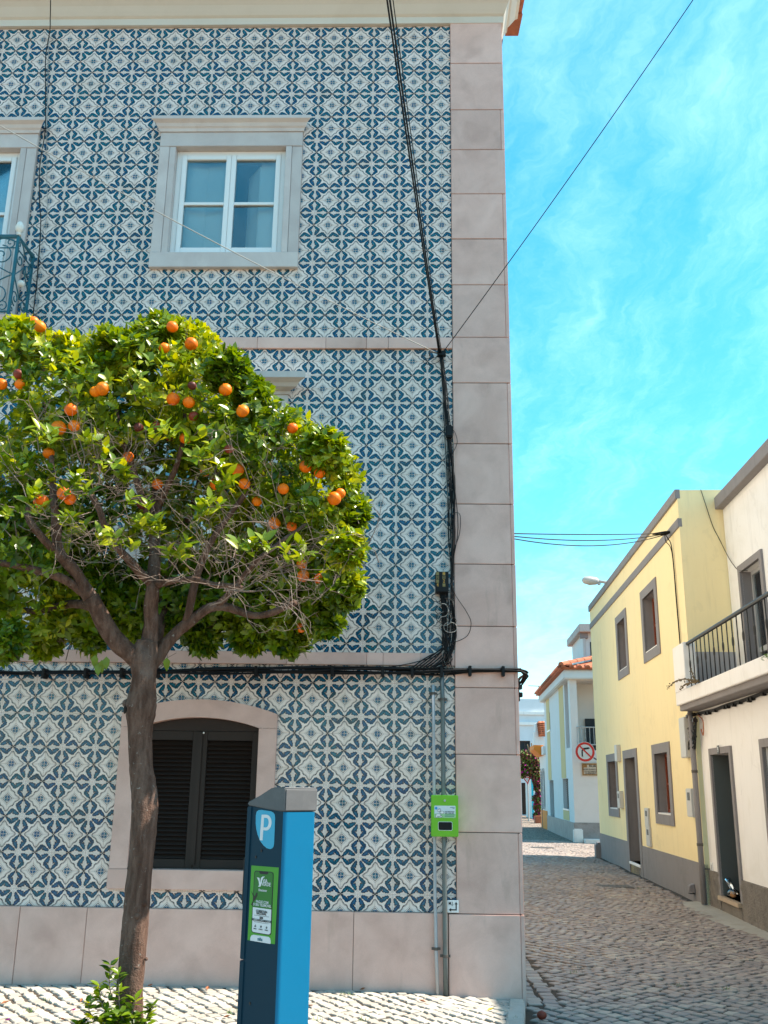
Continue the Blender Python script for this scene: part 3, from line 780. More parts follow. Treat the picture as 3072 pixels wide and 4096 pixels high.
for i in range(24):
    ya, yb = 1.5 + i * .25, 1.75 + i * .25
    wa, wb = .30 + .12 * math.sin(ya * 1.3), .30 + .12 * math.sin(yb * 1.3)
    ap.face([(front_x(ya) - wa, ya, road_z(front_x(ya) - wa, ya) - .002), (front_x(ya) + .3, ya, .02), (front_x(yb) + .3, yb, .02), (front_x(yb) - wb, yb, road_z(front_x(yb) - wb, yb) - .002)])
structure(ap.build('concrete_apron', wear('sandy_concrete', (.40, .36, .30), .9, .2, 2, 60, .4, stain=(.27, .23, .18), stain_amt=.6), None))

# ------------------------------------------------------------------ iron balcony of the tiled house
bal = thing('balcony', 'teal wrought iron balcony railing with white finials on the tiled house', 'balcony', (-4.9, -.25, 5.6))
BX0, BX1, BY, BZ0, BZ1 = -5.75, -3.985, -.42, 5.70, 6.53
MB().box(BX0 - .06, BX1 + .06, BY - .06, -.046, 5.585, 5.695).build('slab', M_STONE, bal, bevel=.006)
MB().tube([(BX0, -.047, BZ1), (BX0, BY, BZ1), (BX1, BY, BZ1), (BX1, -.047, BZ1)], .020, 6).build('top_rail', M_IRON_TEAL, bal)
MB().tube([(BX0, -.047, BZ0 + .05), (BX0, BY, BZ0 + .05), (BX1, BY, BZ0 + .05), (BX1, -.047, BZ0 + .05)], .010, 6).build('bottom_rail', M_IRON_TEAL, bal)
posts = [(BX1, BY), (BX1, -.06), (BX0, BY), (BX0, -.06), (-4.57, BY), (-5.16, BY)]
for x, y in posts: MB().box(x - .012, x + .012, y - .012, y + .012, 5.695, BZ1).build('post', M_IRON_TEAL, bal)
M_FINIAL = wear('white_finial', (.78, .76, .70), .5, .08, 6, 60, .1)
for x, y in (posts[0], posts[2]):
    mb = MB().tube([(x, y, BZ1 + .01), (x, y, BZ1 + .03), (x, y, BZ1 + .045), (x, y, BZ1 + .06), (x, y, BZ1 + .10), (x, y, BZ1 + .14), (x, y, BZ1 + .16)], [.024, .014, .018, .036, .042, .028, .006], 10)
    mb.build('finial', M_FINIAL, bal, smooth=True)
def scroll(c, ex, r, turns, start, sgn, n=22):
    out = []
    for i in range(n):
        t = i / (n - 1); a = start + sgn * turns * 2 * math.pi * t; rr = r * (1 - .82 * t)
        out.append(Vector(c) + Vector(ex) * (rr * math.cos(a)) + Vector((0, 0, rr * math.sin(a))))
    return out
def iron_panel(p0, p1):
    """Scrollwork between two posts."""
    p0, p1 = Vector((*p0, 0)), Vector((*p1, 0)); w = (p1 - p0).length; ex = (p1 - p0).normalized(); m_ = (p0 + p1) / 2
    mb = MB(); zc = (BZ0 + BZ1) / 2 + .02
    rs = min(.105, w * .22)
    for sx in (-1, 1):
        for sz, zz in ((1, zc + .20), (-1, zc - .20)):
            c = m_ + ex * (sx * w * .26) + Vector((0, 0, zz))
            st = math.pi / 2 * sz
            mb.tube(scroll(c, ex, rs, 1.35, st, -sx * sz), .0065, 5)
            c2 = m_ + ex * (sx * w * .38) + Vector((0, 0, zz + sz * .13))
            mb.tube(scroll(c2, ex, rs * .5, 1.1, -st, sx * sz), .0055, 5)
        a = m_ + ex * (sx * w * .5); b = m_ + ex * (sx * w * .12)
        mb.tube(spline([a + Vector((0, 0, zc)), a + ex * (-sx * w * .12) + Vector((0, 0, zc + .03)), b + Vector((0, 0, zc + .12)), m_ + Vector((0, 0, zc + .17))], 6), .0065, 5)
        mb.tube(spline([a + Vector((0, 0, zc)), a + ex * (-sx * w * .12) + Vector((0, 0, zc - .03)), b + Vector((0, 0, zc - .12)), m_ + Vector((0, 0, zc - .17))], 6), .0065, 5)
        mb.tube(spline([a + Vector((0, 0, BZ1 - .06)), m_ + ex * (sx * w * .25) + Vector((0, 0, BZ1 - .02)), m_ + Vector((0, 0, BZ1 - .09))], 6), .006, 5)
    mb.tube([p0 + Vector((0, 0, BZ1 - .12)), p1 + Vector((0, 0, BZ1 - .12))], .0065, 5)
    mb.build('scrollwork', M_IRON_TEAL, bal, smooth=True)
    r = MB().ball(m_ + Vector((0, 0, zc)), .035, 10, 6, (1, 1, 1)); r.build('rosette', M_FINIAL, bal, smooth=True)
iron_panel((BX1, BY), (BX1, -.06)); iron_panel((BX0, BY), (BX0, -.06))
iron_panel((-4.57, BY), (BX1, BY)); iron_panel((-5.16, BY), (-4.57, BY)); iron_panel((BX0, BY), (-5.16, BY))

# ------------------------------------------------------------------ conduits, dispenser, street-number sign, junction box, cables
def c_up(x, y): return (1400 + x * .31646, 2650 + y * .31646)
def c_lo(x, y): return (1400 + x * .45208, 3300 + y * .45208)
M_PVC = wear('grey_plastic_pipe', (.42, .42, .43), .5, .1, 3, 60, .05, stain=(.28, .28, .27), stain_amt=.4)
M_ZINC = wear('old_galvanised_pipe', (.13, .155, .155), .45, .25, 3, 50, .1, stain=(.16, .12, .09), stain_amt=.5, metal=.3)
def conduit(lab, ptsT, r, mat, clips):
    P = [at_y(p, -.066) for p in ptsT]; t_ = thing('conduit', lab, 'pipe', (P[-1].x, P[-1].y, .06))
    P[-1].z = .05
    MB().tube(P, r, 12).build('pipe', mat, t_, smooth=True)
    for p in clips:
        c = at_y(p, -.066); k = min(range(len(P) - 1), key=lambda i: abs((P[i].z + P[i + 1].z) / 2 - c.z))
        f = (c.z - P[k].z) / (P[k + 1].z - P[k].z); c.x = P[k].x + f * (P[k + 1].x - P[k].x)
        mb = MB().tube([(c.x, c.y, c.z - .011), (c.x, c.y, c.z + .011)], r + .0035, 12)
        mb.box(c.x - r - .022, c.x + r + .022, c.y + r * .4, c.y + r * .4 + .005, c.z - .010, c.z + .010)
        mb.build('clip', M_STEEL, t_)
conduit('thin light grey plastic conduit beside the green dispenser', [c_up(1050, 285), c_up(1056, 900), c_up(1063, 1640), c_lo(748, 110), c_lo(752, 700), c_lo(757, 790), c_lo(762, 1100), c_lo(776, 1490)], .0135, M_PVC, [c_up(1050, 390), c_lo(758, 1095)])
conduit('thicker dark galvanised conduit next to the corner stones', [c_up(1162, 130), c_up(1170, 500), c_up(1182, 1640), c_lo(834, 110), c_lo(838, 700), c_lo(843, 1160), c_lo(848, 1490)], .0185, M_ZINC, [c_up(1170, 465), c_lo(844, 1160)])
M_GREEN = wear('lime_green_painted_steel', (.155, .46, .012), .38, .06, 4, 60, .04, stain=(.11, .36, .02), stain_amt=.3)
M_BLACKHOLE = wear('black_slot', (.006, .005, .005), .8, .2, 4, 40, .05)
M_STICK = wear('pale_sticker', (.62, .70, .72), .4, .05, 8, 80, .02)
M_STICK_G = wear('green_sticker_grass', (.30, .55, .28), .4, .15, 30, 90, .02)
M_WHITE = wear('white_print', (.78, .78, .77), .5, .03, 8, 90, .02)
M_PRINT = wear('black_print', (.012, .012, .014), .5, .1, 8, 90, .02)
M_SKYBLUE = wear('blue_print', (.03, .30, .62), .5, .05, 8, 90, .02)
dz = thing('bag_dispenser', 'lime green steel bag dispenser with a dog sticker mounted over two pipes', 'dispenser', (0, -.1, 1.2))
YF = -.135; tl, br = at_y(c_up(1025, 1675), YF), at_y((1833, 3348), YF)
gx0, gx1, gz0, gz1 = tl.x, br.x + .002, br.z, tl.z
MB().box(gx0, gx1, YF, -.088, gz0, gz1).build('case', M_GREEN, dz, bevel=.005)
MB().box(gx0 + .03, gx1 - .03, -.0878, -.032, gz0 + .03, gz1 - .03).build('back_bracket', M_GREEN, dz)
def rrect(mb, x0, x1, z0, z1, r, y, mi=0, n=5):
    pts = []
    for cx, cz, a0 in ((x1 - r, z1 - r, 0), (x0 + r, z1 - r, 90), (x0 + r, z0 + r, 180), (x1 - r, z0 + r, 270)):
        for k in range(n + 1):
            a = math.radians(a0 + 90 * k / n); pts.append((cx + r * math.cos(a), cz + r * math.sin(a)))
    mb.prism(pts, 'y', y, y + .0012, mi); return mb
a, b = at_y(c_up(1118, 2015), YF), at_y(c_up(1290, 2120), YF)
rrect(MB(), a.x - .003, b.x + .003, b.z - .003, a.z + .003, .011, YF - .0015).build('slot_rim', M_WHITE, dz)
rrect(MB(), a.x, b.x, b.z, a.z, .010, YF - .0028).build('slot', M_BLACKHOLE, dz)
a, b = at_y(c_up(1065, 1808), YF), at_y(c_up(1335, 1965), YF)
st_ = rrect(MB(), a.x, b.x, b.z, a.z, .006, YF - .0014).build('sticker', M_STICK, dz)
rrect(MB(), a.x + .002, b.x - .001, b.z + .001, b.z + (a.z - b.z) * .34, .004, YF - .0026).build('sticker_grass', M_STICK_G, st_)
w_, h_ = b.x - a.x, a.z - b.z
dog = MB(); dogo = MB()
def ell(mb, u, v, ru, rv, y): mb.prism([(a.x + w_ * u + w_ * ru * math.cos(2 * math.pi * k / 14), a.z - h_ * v + w_ * rv * math.sin(2 * math.pi * k / 14)) for k in range(14)], 'y', y, y + .0006)
for q in ((.19, .78, .11, .05), (.36, .56, .09, .055), (.20, .40, .035, .05), (.26, .36, .03, .055), (.10, .90, .03, .05), (.17, .92, .02, .04), (.27, .92, .025, .045), (.33, .90, .03, .03)):
    ell(dogo, q[0], q[1], q[2] + .014, q[3] + .014, YF - .0036); ell(dog, *q, YF - .0044)
dogo.build('dog_outline', M_PRINT, st_); dog.build('dog_drawing', M_WHITE, st_)
MB().prism([(a.x + w_ * .09 + .011 * math.cos(2 * math.pi * k / 16), a.z - h_ * .22 + .011 * math.sin(2 * math.pi * k / 16)) for k in range(16)], 'y', YF - .003, YF - .0024).build('sticker_dot', M_SKYBLUE, st_)
for t_, v in (('NÃO DEIXE FICAR', .50), ('MAL O SEU CÃO', .63)):
    place_text('lettering', t_, .0112, M_PRINT, st_, (a.x + w_ * .72, YF - .0032, a.z - h_ * v), (1, 0, 0), (0, 0, 1), .85)
for u0, u1, v in ((.50, .95, .76), (.50, .93, .88), (.74, .96, .14), (.86, .96, .22)):   # print too small to read
    MB().box(a.x + w_ * u0, a.x + w_ * u1, YF - .0034, YF - .0026, a.z - h_ * v - .0016, a.z - h_ * v + .0016).build('small_print', M_IRON_TEAL, st_)
c = at_y(c_up(1198, 1745), YF); MB().tube([(c.x, YF + .002, c.z), (c.x, YF - .012, c.z)], .009, 12).build('lock', M_PVC, dz)

sg = thing('direction_sign', 'small white wall sign reading M.J. with bent black arrows', 'sign', (.065, -.04, .65))
a, b = at_y(c_lo(860, 665), -.046), at_y(c_lo(963, 777), -.046)
MB().box(a.x, b.x, -.046, -.033, b.z, a.z).build('plate', M_WHITE, sg, bevel=.002)
sx_, sz_ = b.x - a.x, a.z - b.z
def P2(u, v): return (a.x + sx_ * u, a.z - sz_ * v)
place_text('lettering', 'M.J.', .034, M_PRINT, sg, (*P2(.33, .27)[:1], -.0475, P2(.33, .27)[1]), (1, 0, 0), (0, 0, 1), .78)
MB().prism([P2(.72, .30), P2(.82, .30), P2(.82, .82), P2(.30, .82), P2(.30, .72), P2(.72, .72)], 'y', -.0478, -.0465).build('arrow_line', M_PRINT, sg)
MB().prism([P2(.77, .12), P2(.90, .33), P2(.64, .33)], 'y', -.0478, -.0465).build('arrow_head', M_PRINT, sg)
MB().prism([P2(.14, .77), P2(.34, .62), P2(.34, .92)], 'y', -.0478, -.0465).build('arrow_head', M_PRINT, sg)

jb = thing('junction_box', 'black telephone junction box with orange numbers above the cable tangle', 'junction box', (-.01, -.05, 3.25))
def c_mid(x, y): return (1400 + x * .31646, 2050 + y * .31646)
YJ = -.10; a, b = at_y(c_mid(1080, 745), YJ), at_y(c_mid(1248, 1005), YJ)
MB().box(a.x, b.x, YJ, -.002, b.z, a.z).build('case', M_CABLE, jb, bevel=.006)
M_ORANGE_L = wear('orange_label', (.62, .30, .03), .5, .15, 20, 80, .02); M_OLIVE_L = wear('faded_label', (.25, .19, .07), .6, .3, 30, 80, .02)
for ci, (u0, digs) in enumerate(((.05, ((0, 'o'), (1, '0'), (2, 'f'), (3, '4'))), (.53, ((0, '4'), (1, '0'), (2, '2'), (3, 'f'))))):
    for r_, g_ in digs:
        x_ = a.x + (b.x - a.x) * u0; w_ = (b.x - a.x) * .22; z_ = a.z - (a.z - b.z) * (.03 + r_ * .185); h_ = (a.z - b.z) * .155
        if g_ in 'of': MB().box(x_, x_ + w_, YJ - .0012, YJ + .001, z_ - h_, z_).build('label', M_OLIVE_L, jb)
        else:
            zero = g_ == '0'
            MB().box(x_, x_ + w_, YJ - .0012, YJ + .001, z_ - h_, z_).build('label', M_OLIVE_L if zero else (M_PRINT if g_ == '2' or ci == 0 else M_OLIVE_L), jb)
            place_text('digit', g_, .042, M_PRINT if zero else M_ORANGE_L, jb, (x_ + w_ / 2, YJ - .0022, z_ - h_ / 2), (1, 0, 0), (0, 0, 1), .8)

def cable(parent, pts, r, mat=M_CABLE, n=7, sides=5, name='cable'): return MB().tube(spline(pts, n) if n else pts, r, sides).build(name, mat, parent, smooth=True)
hb = thing('cable_bundle', 'thick bundle of black cables clamped along the tiled wall at string course height', 'cables', (-2.5, -.06, 2.5))
zb = at_y(c_up(600, 105), -.07).z
zl = at_y((60, 2690), -.07).z
for k in range(8):
    P = []; ph = random.uniform(0, 6)
    for i in range(22):
        x = X_LEFT + (.62 - X_LEFT) * i / 21
        base = zl + (zb - zl) * smooth((x + 3.8) / 3.0) + (0.02 if -3.75 > x else 0)
        if x > .15: base += .012
        spread = .026 if x > -2.2 and x < .2 else .010
        P.append((x, -.058 - .016 * math.cos(k * 2.3) - .004 * math.sin(x * 3 + ph), base + spread * math.sin(k * 2.4 + x * .8) + .005 * math.sin(x * 5 + ph)))
    P += [(.655, -.025 - .01 * (k % 3), P[-1][2]), (.69 + .012 * (k % 4), .06, P[-1][2] - .015 - .01 * (k % 3)), (.665, .14, P[-1][2] - .05 - .03 * (k % 3)), (.645, .30, P[-1][2] - .09)]
    cable(hb, P, random.choice((.0065, .008, .0095)), n=3)
for x in (-5.2, -4.5, -3.42, -3.06, -2.75, -2.45, -1.6, -.95, -.52, -.27, -.02, .22, .50):
    z = zl + (zb - zl) * smooth((x + 3.8) / 3.0) + (.012 if x > .15 else 0)
    MB().box(x - .013, x + .013, -.10, -.028 if x > .1 else .0, z - .05, z + .035).build('clamp', M_CABLE, hb, bevel=.004)
for i in range(5):
    z = zb - .06 - i * .034
    MB().box(.63, .660 + .022 * (i % 2), .10 + .02 * (i % 3), .16 + .02 * (i % 3), z - .03, z + .01).build('clamp', [M_CABLE, M_IRON_BLACK, M_SHUTTER][i % 3], hb, bevel=.004)
cable(hb, [at_y(c_up(-1300, 112), -.05), at_y(c_up(-300, 96), -.05), at_y(c_up(300, 75), -.05), at_y(c_up(700, 25), -.05), at_y(c_up(1090, -75), -.06)], .004)

vb = thing('cable_tangle', 'loose tangle of black cables hanging down the wall beside the corner stones', 'cables', (.0, -.05, 2.6))
AT = at_y((1762, 1417), -.06)
MB().tube([(AT.x - .10, .0, AT.z + .02), (AT.x - .10, -.07, AT.z + .02), (AT.x + .05, -.07, AT.z)], .008, 6).build('bracket', M_STEEL, vb)
MB().box(AT.x - .03, AT.x + .05, -.085, -.03, AT.z - .02, AT.z + .03).build('clamp', M_CABLE, vb, bevel=.004)
kn = at_y((1796, 1730), -.06)
MB().box(kn.x - .03, kn.x + .035, -.10, -.02, kn.z - .055, kn.z + .065).build('splice_box', M_CABLE, vb, bevel=.012)
def wob(p, s): return Vector(p) + Vector((random.gauss(0, s), random.gauss(0, s * .5) , random.gauss(0, s)))
for k in range(15):
    x_off = random.uniform(-.022, .05)
    P = [wob((AT.x + random.uniform(-.02, .03), -.062, AT.z), .006), wob((AT.x + .03 + x_off * .4, -.05, 5.15), .012), wob((kn.x - .02 + x_off * .6, -.055, 4.75), .014), wob((.05 + x_off, -.05, 4.3), .02), wob((.065 + x_off * .8, -.045, 3.8), .018), wob((.068 + x_off * .25, -.05, 3.45), .006), wob((.062 + x_off * .3, -.055, 3.2), .010), wob((.05 + x_off * .7, -.05, 2.9), .02), wob((.02 + x_off, -.06, 2.66), .02), (random.uniform(-.15, .10), -.07, zb + random.uniform(-.01, .02))]
    cable(vb, P, random.choice((.0022, .003, .004, .005)), n=5, mat=M_CABLE if k not in (3, 9, 12) else M_CABLE_GREY)
for k in range(9):                                       # thick tails below the junction box
    P = [(-.035 + k * .009, -.055, 3.26), wob((-.02 + k * .006, -.06, 3.12), .01), wob((-.015 + k * .004, -.065, 2.95), .010), wob((.0 + k * .003, -.06, 2.78), .008), (-.05 - .03 * k + .12, -.06, 2.66), (-.15 - .03 * k + .1, -.075, zb + .01)]
    cable(vb, P, .0055, n=5)
for k in range(10):                                      # coils
    cx, cz = random.uniform(-.09, .06), random.uniform(2.92, 3.20); rx, rz = random.uniform(.03, .075), random.uniform(.03, .075)
    P = [(cx + rx * math.cos(t * .7), -.075 - random.uniform(0, .02), cz + rz * math.sin(t * .7)) for t in range(10)]
    cable(vb, P, random.choice((.002, .003)), n=4, mat=M_CABLE if k % 4 else M_CABLE_GREY)
cable(vb, [at_y(c_mid(*p), -.06) for p in ((1310, 0), (1390, 30), (1385, 260), (1310, 480), (1275, 600))], .0032)
cable(vb, [at_y(c_mid(*p), -.06) for p in ((1280, 900), (1330, 1040), (1470, 1250), (1530, 1400), (1480, 1560), (1320, 1640), (1230, 1650))], .0032)
def c_mt(x, y): return (1400 + x * .31646, 1350 + y * .31646)
cable(vb, [at_y(c_mt(*p), -.06) for p in ((1170, 220), (1060, 258), (960, 268), (930, 310), (980, 338), (1080, 325), (1150, 280))], .003)
cable(vb, [at_y(c_mt(*p), -.06) for p in ((1240, 1120), (1320, 1190), (1355, 1320), (1310, 1440), (1240, 1560))], .003)

ov = thing('overhead_cables', 'pair of thick black overhead cables rising from the wall bracket past the eaves', 'cables', tuple(AT))
for k, (px_, r) in enumerate(((1540, .0068), (1552, .0068), (1566, .0035))):
    e = at_y((px_ - 28, -260), -3.4 - .12 * k)
    MB().tube(sag(AT + Vector((.012 * k - .012, 0, 0)), e, .05), r, 6).build('cable', M_CABLE, ov, smooth=True)
e = at_y((2850, -115), -1.4)
o = MB().tube(sag(AT + Vector((.03, 0, .03)), e, .04), .0042, 5).build('sky_cable', M_CABLE, None, smooth=True); tag(recenter(o), 'single thin black cable slanting up from the wall bracket across the sky', 'cable')
e = at_y((-260, 355), -1.6)
o = MB().tube(sag(AT + Vector((-.05, 0, .02)), e, .06), .0045, 5).build('wall_cable', M_CABLE_GREY, None, smooth=True); tag(recenter(o), 'thin pale cable slanting across the tiles in front of the upper window', 'cable')
def c_ul(x, y): return (x * .66305, y * .66305)
o = MB().tube(spline([at_y(c_ul(308, -80), -.46)] + [at_y(c_ul(*p), yy) for p, yy in (((305, 30), -.44), ((303, 120), -.2), ((300, 190), -.05), ((275, 350), -.03), ((275, 600), -.03), ((272, 790), -.03), ((240, 1000), -.03), ((238, 1200), -.03), ((246, 1330), -.03), ((238, 1500), -.03), ((222, 1700), -.03), ((200, 1900), -.03), ((190, 2100), -.03))], 5), .0052, 5).build('drop_cable', M_CABLE, None, smooth=True); tag(recenter(o), 'black cable running down the tiles from the eaves beside the balcony', 'cable')
o = MB().tube(spline([at_y(c_ul(*p), -.02) for p in ((296, 200), (288, 500), (283, 800), (283, 1050), (285, 1285), (255, 1400), (228, 1560), (226, 1750), (222, 1950))], 5), .0035, 5).build('drop_cable', M_CABLE_GREY, None, smooth=True); tag(recenter(o), 'thin pale cable running down the tiles next to the black one', 'cable')

# ------------------------------------------------------------------ orange tree
TY = -2.1
def bark_material():
    m = Mat('orange_tree_bark', .85, .25)
    n = m.noise(9, 5, .6, vec=m.mapped(m.pos(), scale=(3, 3, .6))); f = m.noise(120, 3, .6); sp = m.noise(34, 3, .55)
    c = m.mix(n.step(.3, .75), (.080, .040, .027), (.19, .115, .085)); c = m.mix(sp.step(.66, .72) * .6, c, (.36, .33, .29))
    c = m.mix(m.noise(3.2, 4).step(.55, .72) * .5, c, (.22, .18, .16))
    m.color(m.scale(c, (f - .5) * .5 + 1.0)); m.bump(n * 1.8 + f * .7 + sp * .6, .9, .016); return m.m
M_BARK = bark_material()
M_TWIG = wear('bare_twig', (.21, .155, .125), .8, .35, 3, 30, .2, stain=(.10, .065, .05), stain_amt=.6)
def leaf_material():
    m = Mat('citrus_leaf', .34, .5)
    v = m.attr('leaf_tint')
    n = m.noise(16, 3)
    c = m.mix(v.step(.0, .45), (.028, .075, .006), (.145, .225, .006)); c = m.mix(v.step(.55, 1.0), c, (.46, .47, .012))
    m.color(m.scale(c, (n - .5) * .5 + 1.0))
    tr = m.new('ShaderNodeBsdfTranslucent'); m.link(m.scale(m.hsv(c, h=.485, sat=1.1, v=1.5), n * .4 + .8), tr.inputs[0])
    mx = m.new('ShaderNodeMixShader'); mx.inputs[0].default_value = .30
    m.link(m.b.outputs[0], mx.inputs[1]); m.link(tr.outputs[0], mx.inputs[2]); m.link(mx.outputs[0], m.out.inputs['Surface']); return m.m
M_LEAF = leaf_material()
def fruit_material(name, a, b, rot):
    m = Mat(name, .45, .3); r = m.rand(); n = m.noise(6, 4, .6); f = m.noise(420, 1, .5)
    c = m.mix(r, a, b)
    c = m.mix((n + m.noise(40, 2) * .2).step(.62, .72) * rot, c, (.10, .022, .016))
    m.color(c); m.bump(f, .25, .002); return m.m
M_ORANGE = fruit_material('orange_peel', (.95, .235, .0), (.92, .13, .0), .3)
M_ROTTEN = fruit_material('shrivelled_peel', (.30, .05, .02), (.10, .022, .018), .9)

tree = thing('orange_tree', 'orange tree full of fruit with a bare twiggy gap, beside the tiled wall', 'tree', (-1.9, TY, .07))
def TP(x, y, Y=TY): return at_y(dpx(x, y), Y)
def trunk_mesh():
    ctl = [((279, 2262), 74), ((281, 2170), 56), ((294, 2014), 54), ((301, 1877), 53), ((312, 1741), 57), ((305, 1660), 51), ((303, 1584), 50), ((305, 1526), 64), ((309, 1470), 55), ((311, 1420), 62), ((318, 1385), 46)]
    P = [TP(*c) for c, w in ctl]; R = [w * D / F_PX * 6.0 / 2 for c, w in ctl]
    P[0].z = .0; S_, N = 28, 9
    pts = spline(P, N); rr = spline([(r, 0, 0) for r in R], N); mb = MB(); b = 0; n = len(pts)
    rg = []
    for i, p in enumerate(pts):
        t = (pts[min(i + 1, n - 1)] - pts[max(i - 1, 0)]).normalized(); u = t.cross(Vector((0, 1, 0))).normalized(); w = t.cross(u)
        row = []
        for k in range(S_):
            a = 2 * math.pi * k / S_; d = u * math.cos(a) + w * math.sin(a); r = rr[i].x
            q = p + d * r
            r *= 1 + .16 * mnoise.noise(Vector((q.x * 6, q.y * 6, q.z * 2.2))) + .07 * mnoise.noise(q * 26) + .05 * math.sin(3 * a + p.z * 2.5)
            row.append(mb.vert(p + d * r))
        rg.append(row)
    for i in range(n - 1):
        for k in range(S_): mb.f.append([rg[i][k], rg[i][(k + 1) % S_], rg[i + 1][(k + 1) % S_], rg[i + 1][k]]); mb.mi.append(0)
    mb.f.append(list(reversed(rg[0]))); mb.f.append(rg[-1]); mb.mi += [0, 0]
    for (x, y, s_, dy) in ((272, 1520, .03, -.02), (280, 1875, .016, -.03), (310, 1862, .022, -.075), (306, 1965, .026, -.072), (318, 1950, .02, -.06), (303, 1975, .022, -.08), (272, 1955, .018, -.03), (268, 2010, .022, -.03), (263, 2075, .02, -.02), (299, 2085, .02, -.075), (320, 2070, .012, -.03), (318, 1770, .02, -.05), (291, 1935, .018, -.07), (268, 2052, .016, -.03)):
        c = TP(x, y) + Vector((0, dy * .82, 0)); c.x += (TP(300, y).x - c.x) * .10; mb.ball(c, s_ * .95, 10, 6, (1, .9, 1 + random.uniform(-.3, .3)))
    c = TP(287, 1533) + Vector((-.02, -.055, 0))
    return mb
trunk = trunk_mesh().build('trunk', M_BARK, tree, smooth=True)
# hollow knot
kc = TP(276, 1535) + Vector((0, -.062, 0)); mb = MB().ball(kc, .02, 10, 6, (.55, .5, 1.3)); mb.build('knot_hole', wear('dark_knot', (.02, .013, .01), .9), trunk, smooth=True)
limbs = []
def limb(pts, r0, r1, sides=10, name='limb', par=tree):
    P = spline(pts, 6); n = len(P); r0, r1 = r0 * .86, r1 * .86; rs = [r0 + (r1 - r0) * (i / (n - 1)) ** .8 for i in range(n)]
    P = [p + Vector((mnoise.noise(p * 5), mnoise.noise(p * 5 + Vector((9, 0, 0))), mnoise.noise(p * 5 + Vector((0, 9, 0))))) * .012 for p in P]
    mb = MB().tube(P, rs, sides, jitter=.22); limbs.append((P, rs)); return mb.build(name, M_BARK, par, smooth=True)
limb([TP(318, 1450), TP(290, 1420, TY - .02), TP(240, 1370, TY - .08), TP(195, 1290, TY - .16)], .075, .062)
limb([TP(196, 1295, TY - .16), TP(165, 1240, TY - .2), TP(130, 1195, TY - .28), TP(120, 1130, TY - .36), TP(118, 1090, TY - .4)], .055, .030)
limb([TP(190, 1285, TY - .15), TP(130, 1250, TY - .25), TP(60, 1230, TY - .35), TP(0, 1218, TY - .4), TP(-60, 1215, TY - .4)], .038, .022)
limb([TP(140, 1210, TY - .26), TP(90, 1160, TY - .45), TP(64, 1120, TY - .5), TP(62, 1095, TY - .5)], .032, .022)
limb([TP(200, 1310, TY - .12), TP(150, 1305, TY + .2), TP(70, 1320, TY + .4), TP(-10, 1300, TY + .6)], .04, .02)
limb([TP(318, 1450), TP(322, 1380), TP(325, 1310, TY - .05), TP(330, 1262, TY - .06), TP(335, 1150, TY + .1), TP(340, 1050, TY + .2)], .068, .04)
limb([TP(330, 1265, TY - .06), TP(290, 1225, TY - .2), TP(235, 1160, TY - .4), TP(215, 1100, TY - .5), TP(200, 1070, TY - .5)], .036, .020)
limb([TP(335, 1262, TY - .06), TP(400, 1250, TY - .25), TP(470, 1262, TY - .4), TP(520, 1270, TY - .45)], .030, .016)
limb([TP(322, 1440, TY + .02), TP(360, 1390, TY + .08), TP(400, 1350, TY + .1), TP(470, 1310, TY + .1), TP(560, 1330, TY + .1), TP(640, 1300, TY)], .062, .022)
limb([TP(320, 1440, TY + .05), TP(345, 1350, TY + .3), TP(370, 1220, TY + .5), TP(420, 1080, TY + .6), TP(450, 950, TY + .5)], .055, .022)
limb([TP(400, 1350, TY + .1), TP(440, 1200, TY), TP(520, 1080, TY - .1), TP(590, 1000, TY - .1)], .035, .015)
limb([TP(335, 1150, TY + .1), TP(280, 1000, TY), TP(250, 880, TY)], .036, .014)
limb([TP(340, 1100, TY + .2), TP(390, 980, TY - .1), TP(400, 850, TY - .1)], .030, .012)
limb([TP(470, 1310, TY + .1), TP(570, 1200, TY - .2), TP(660, 1130, TY - .2)], .028, .012)
limb([TP(118, 1100, TY - .4), TP(110, 980, TY - .3), TP(90, 860, TY - .2)], .03, .012)
limb([TP(200, 1310, TY - .1), TP(140, 1180, TY + .4), TP(60, 1020, TY + .5)], .035, .012)

# crown: lobes (pixel centre, pixel radius, distance of the lobe from the wall plane)
LOBES = [(60, 850, 165, -2.1), (-60, 900, 190, -2.1), (170, 870, 135, -2.3), (290, 850, 130, -2.3), (360, 800, 128, -2.1), (440, 860, 125, -2.2), (520, 930, 125, -2.2), (600, 985, 120, -2.1),
         (680, 1060, 112, -2.1), (700, 1150, 98, -1.8), (660, 1240, 115, -1.65), (600, 1310, 95, -1.6), (520, 1290, 105, -1.55), (420, 1290, 100, -1.6), (300, 1300, 90, -1.5), (180, 1290, 105, -1.6), (60, 1290, 110, -1.9), (-80, 1240, 150, -2.1), (-160, 1050, 190, -2.1),
         (60, 1010, 160, -2.0), (180, 1050, 190, -1.55), (330, 1050, 210, -1.45), (480, 1080, 190, -1.5), (590, 1120, 150, -1.7), (30, 1120, 150, -2.5), (250, 900, 150, -1.7), (450, 940, 150, -1.6), (-40, 1100, 190, -1.6), (120, 1170, 120, -1.5)]
LOBES = [(x - (10 if x > 560 else 0), y, r * .92, Y) for x, y, r, Y in LOBES]
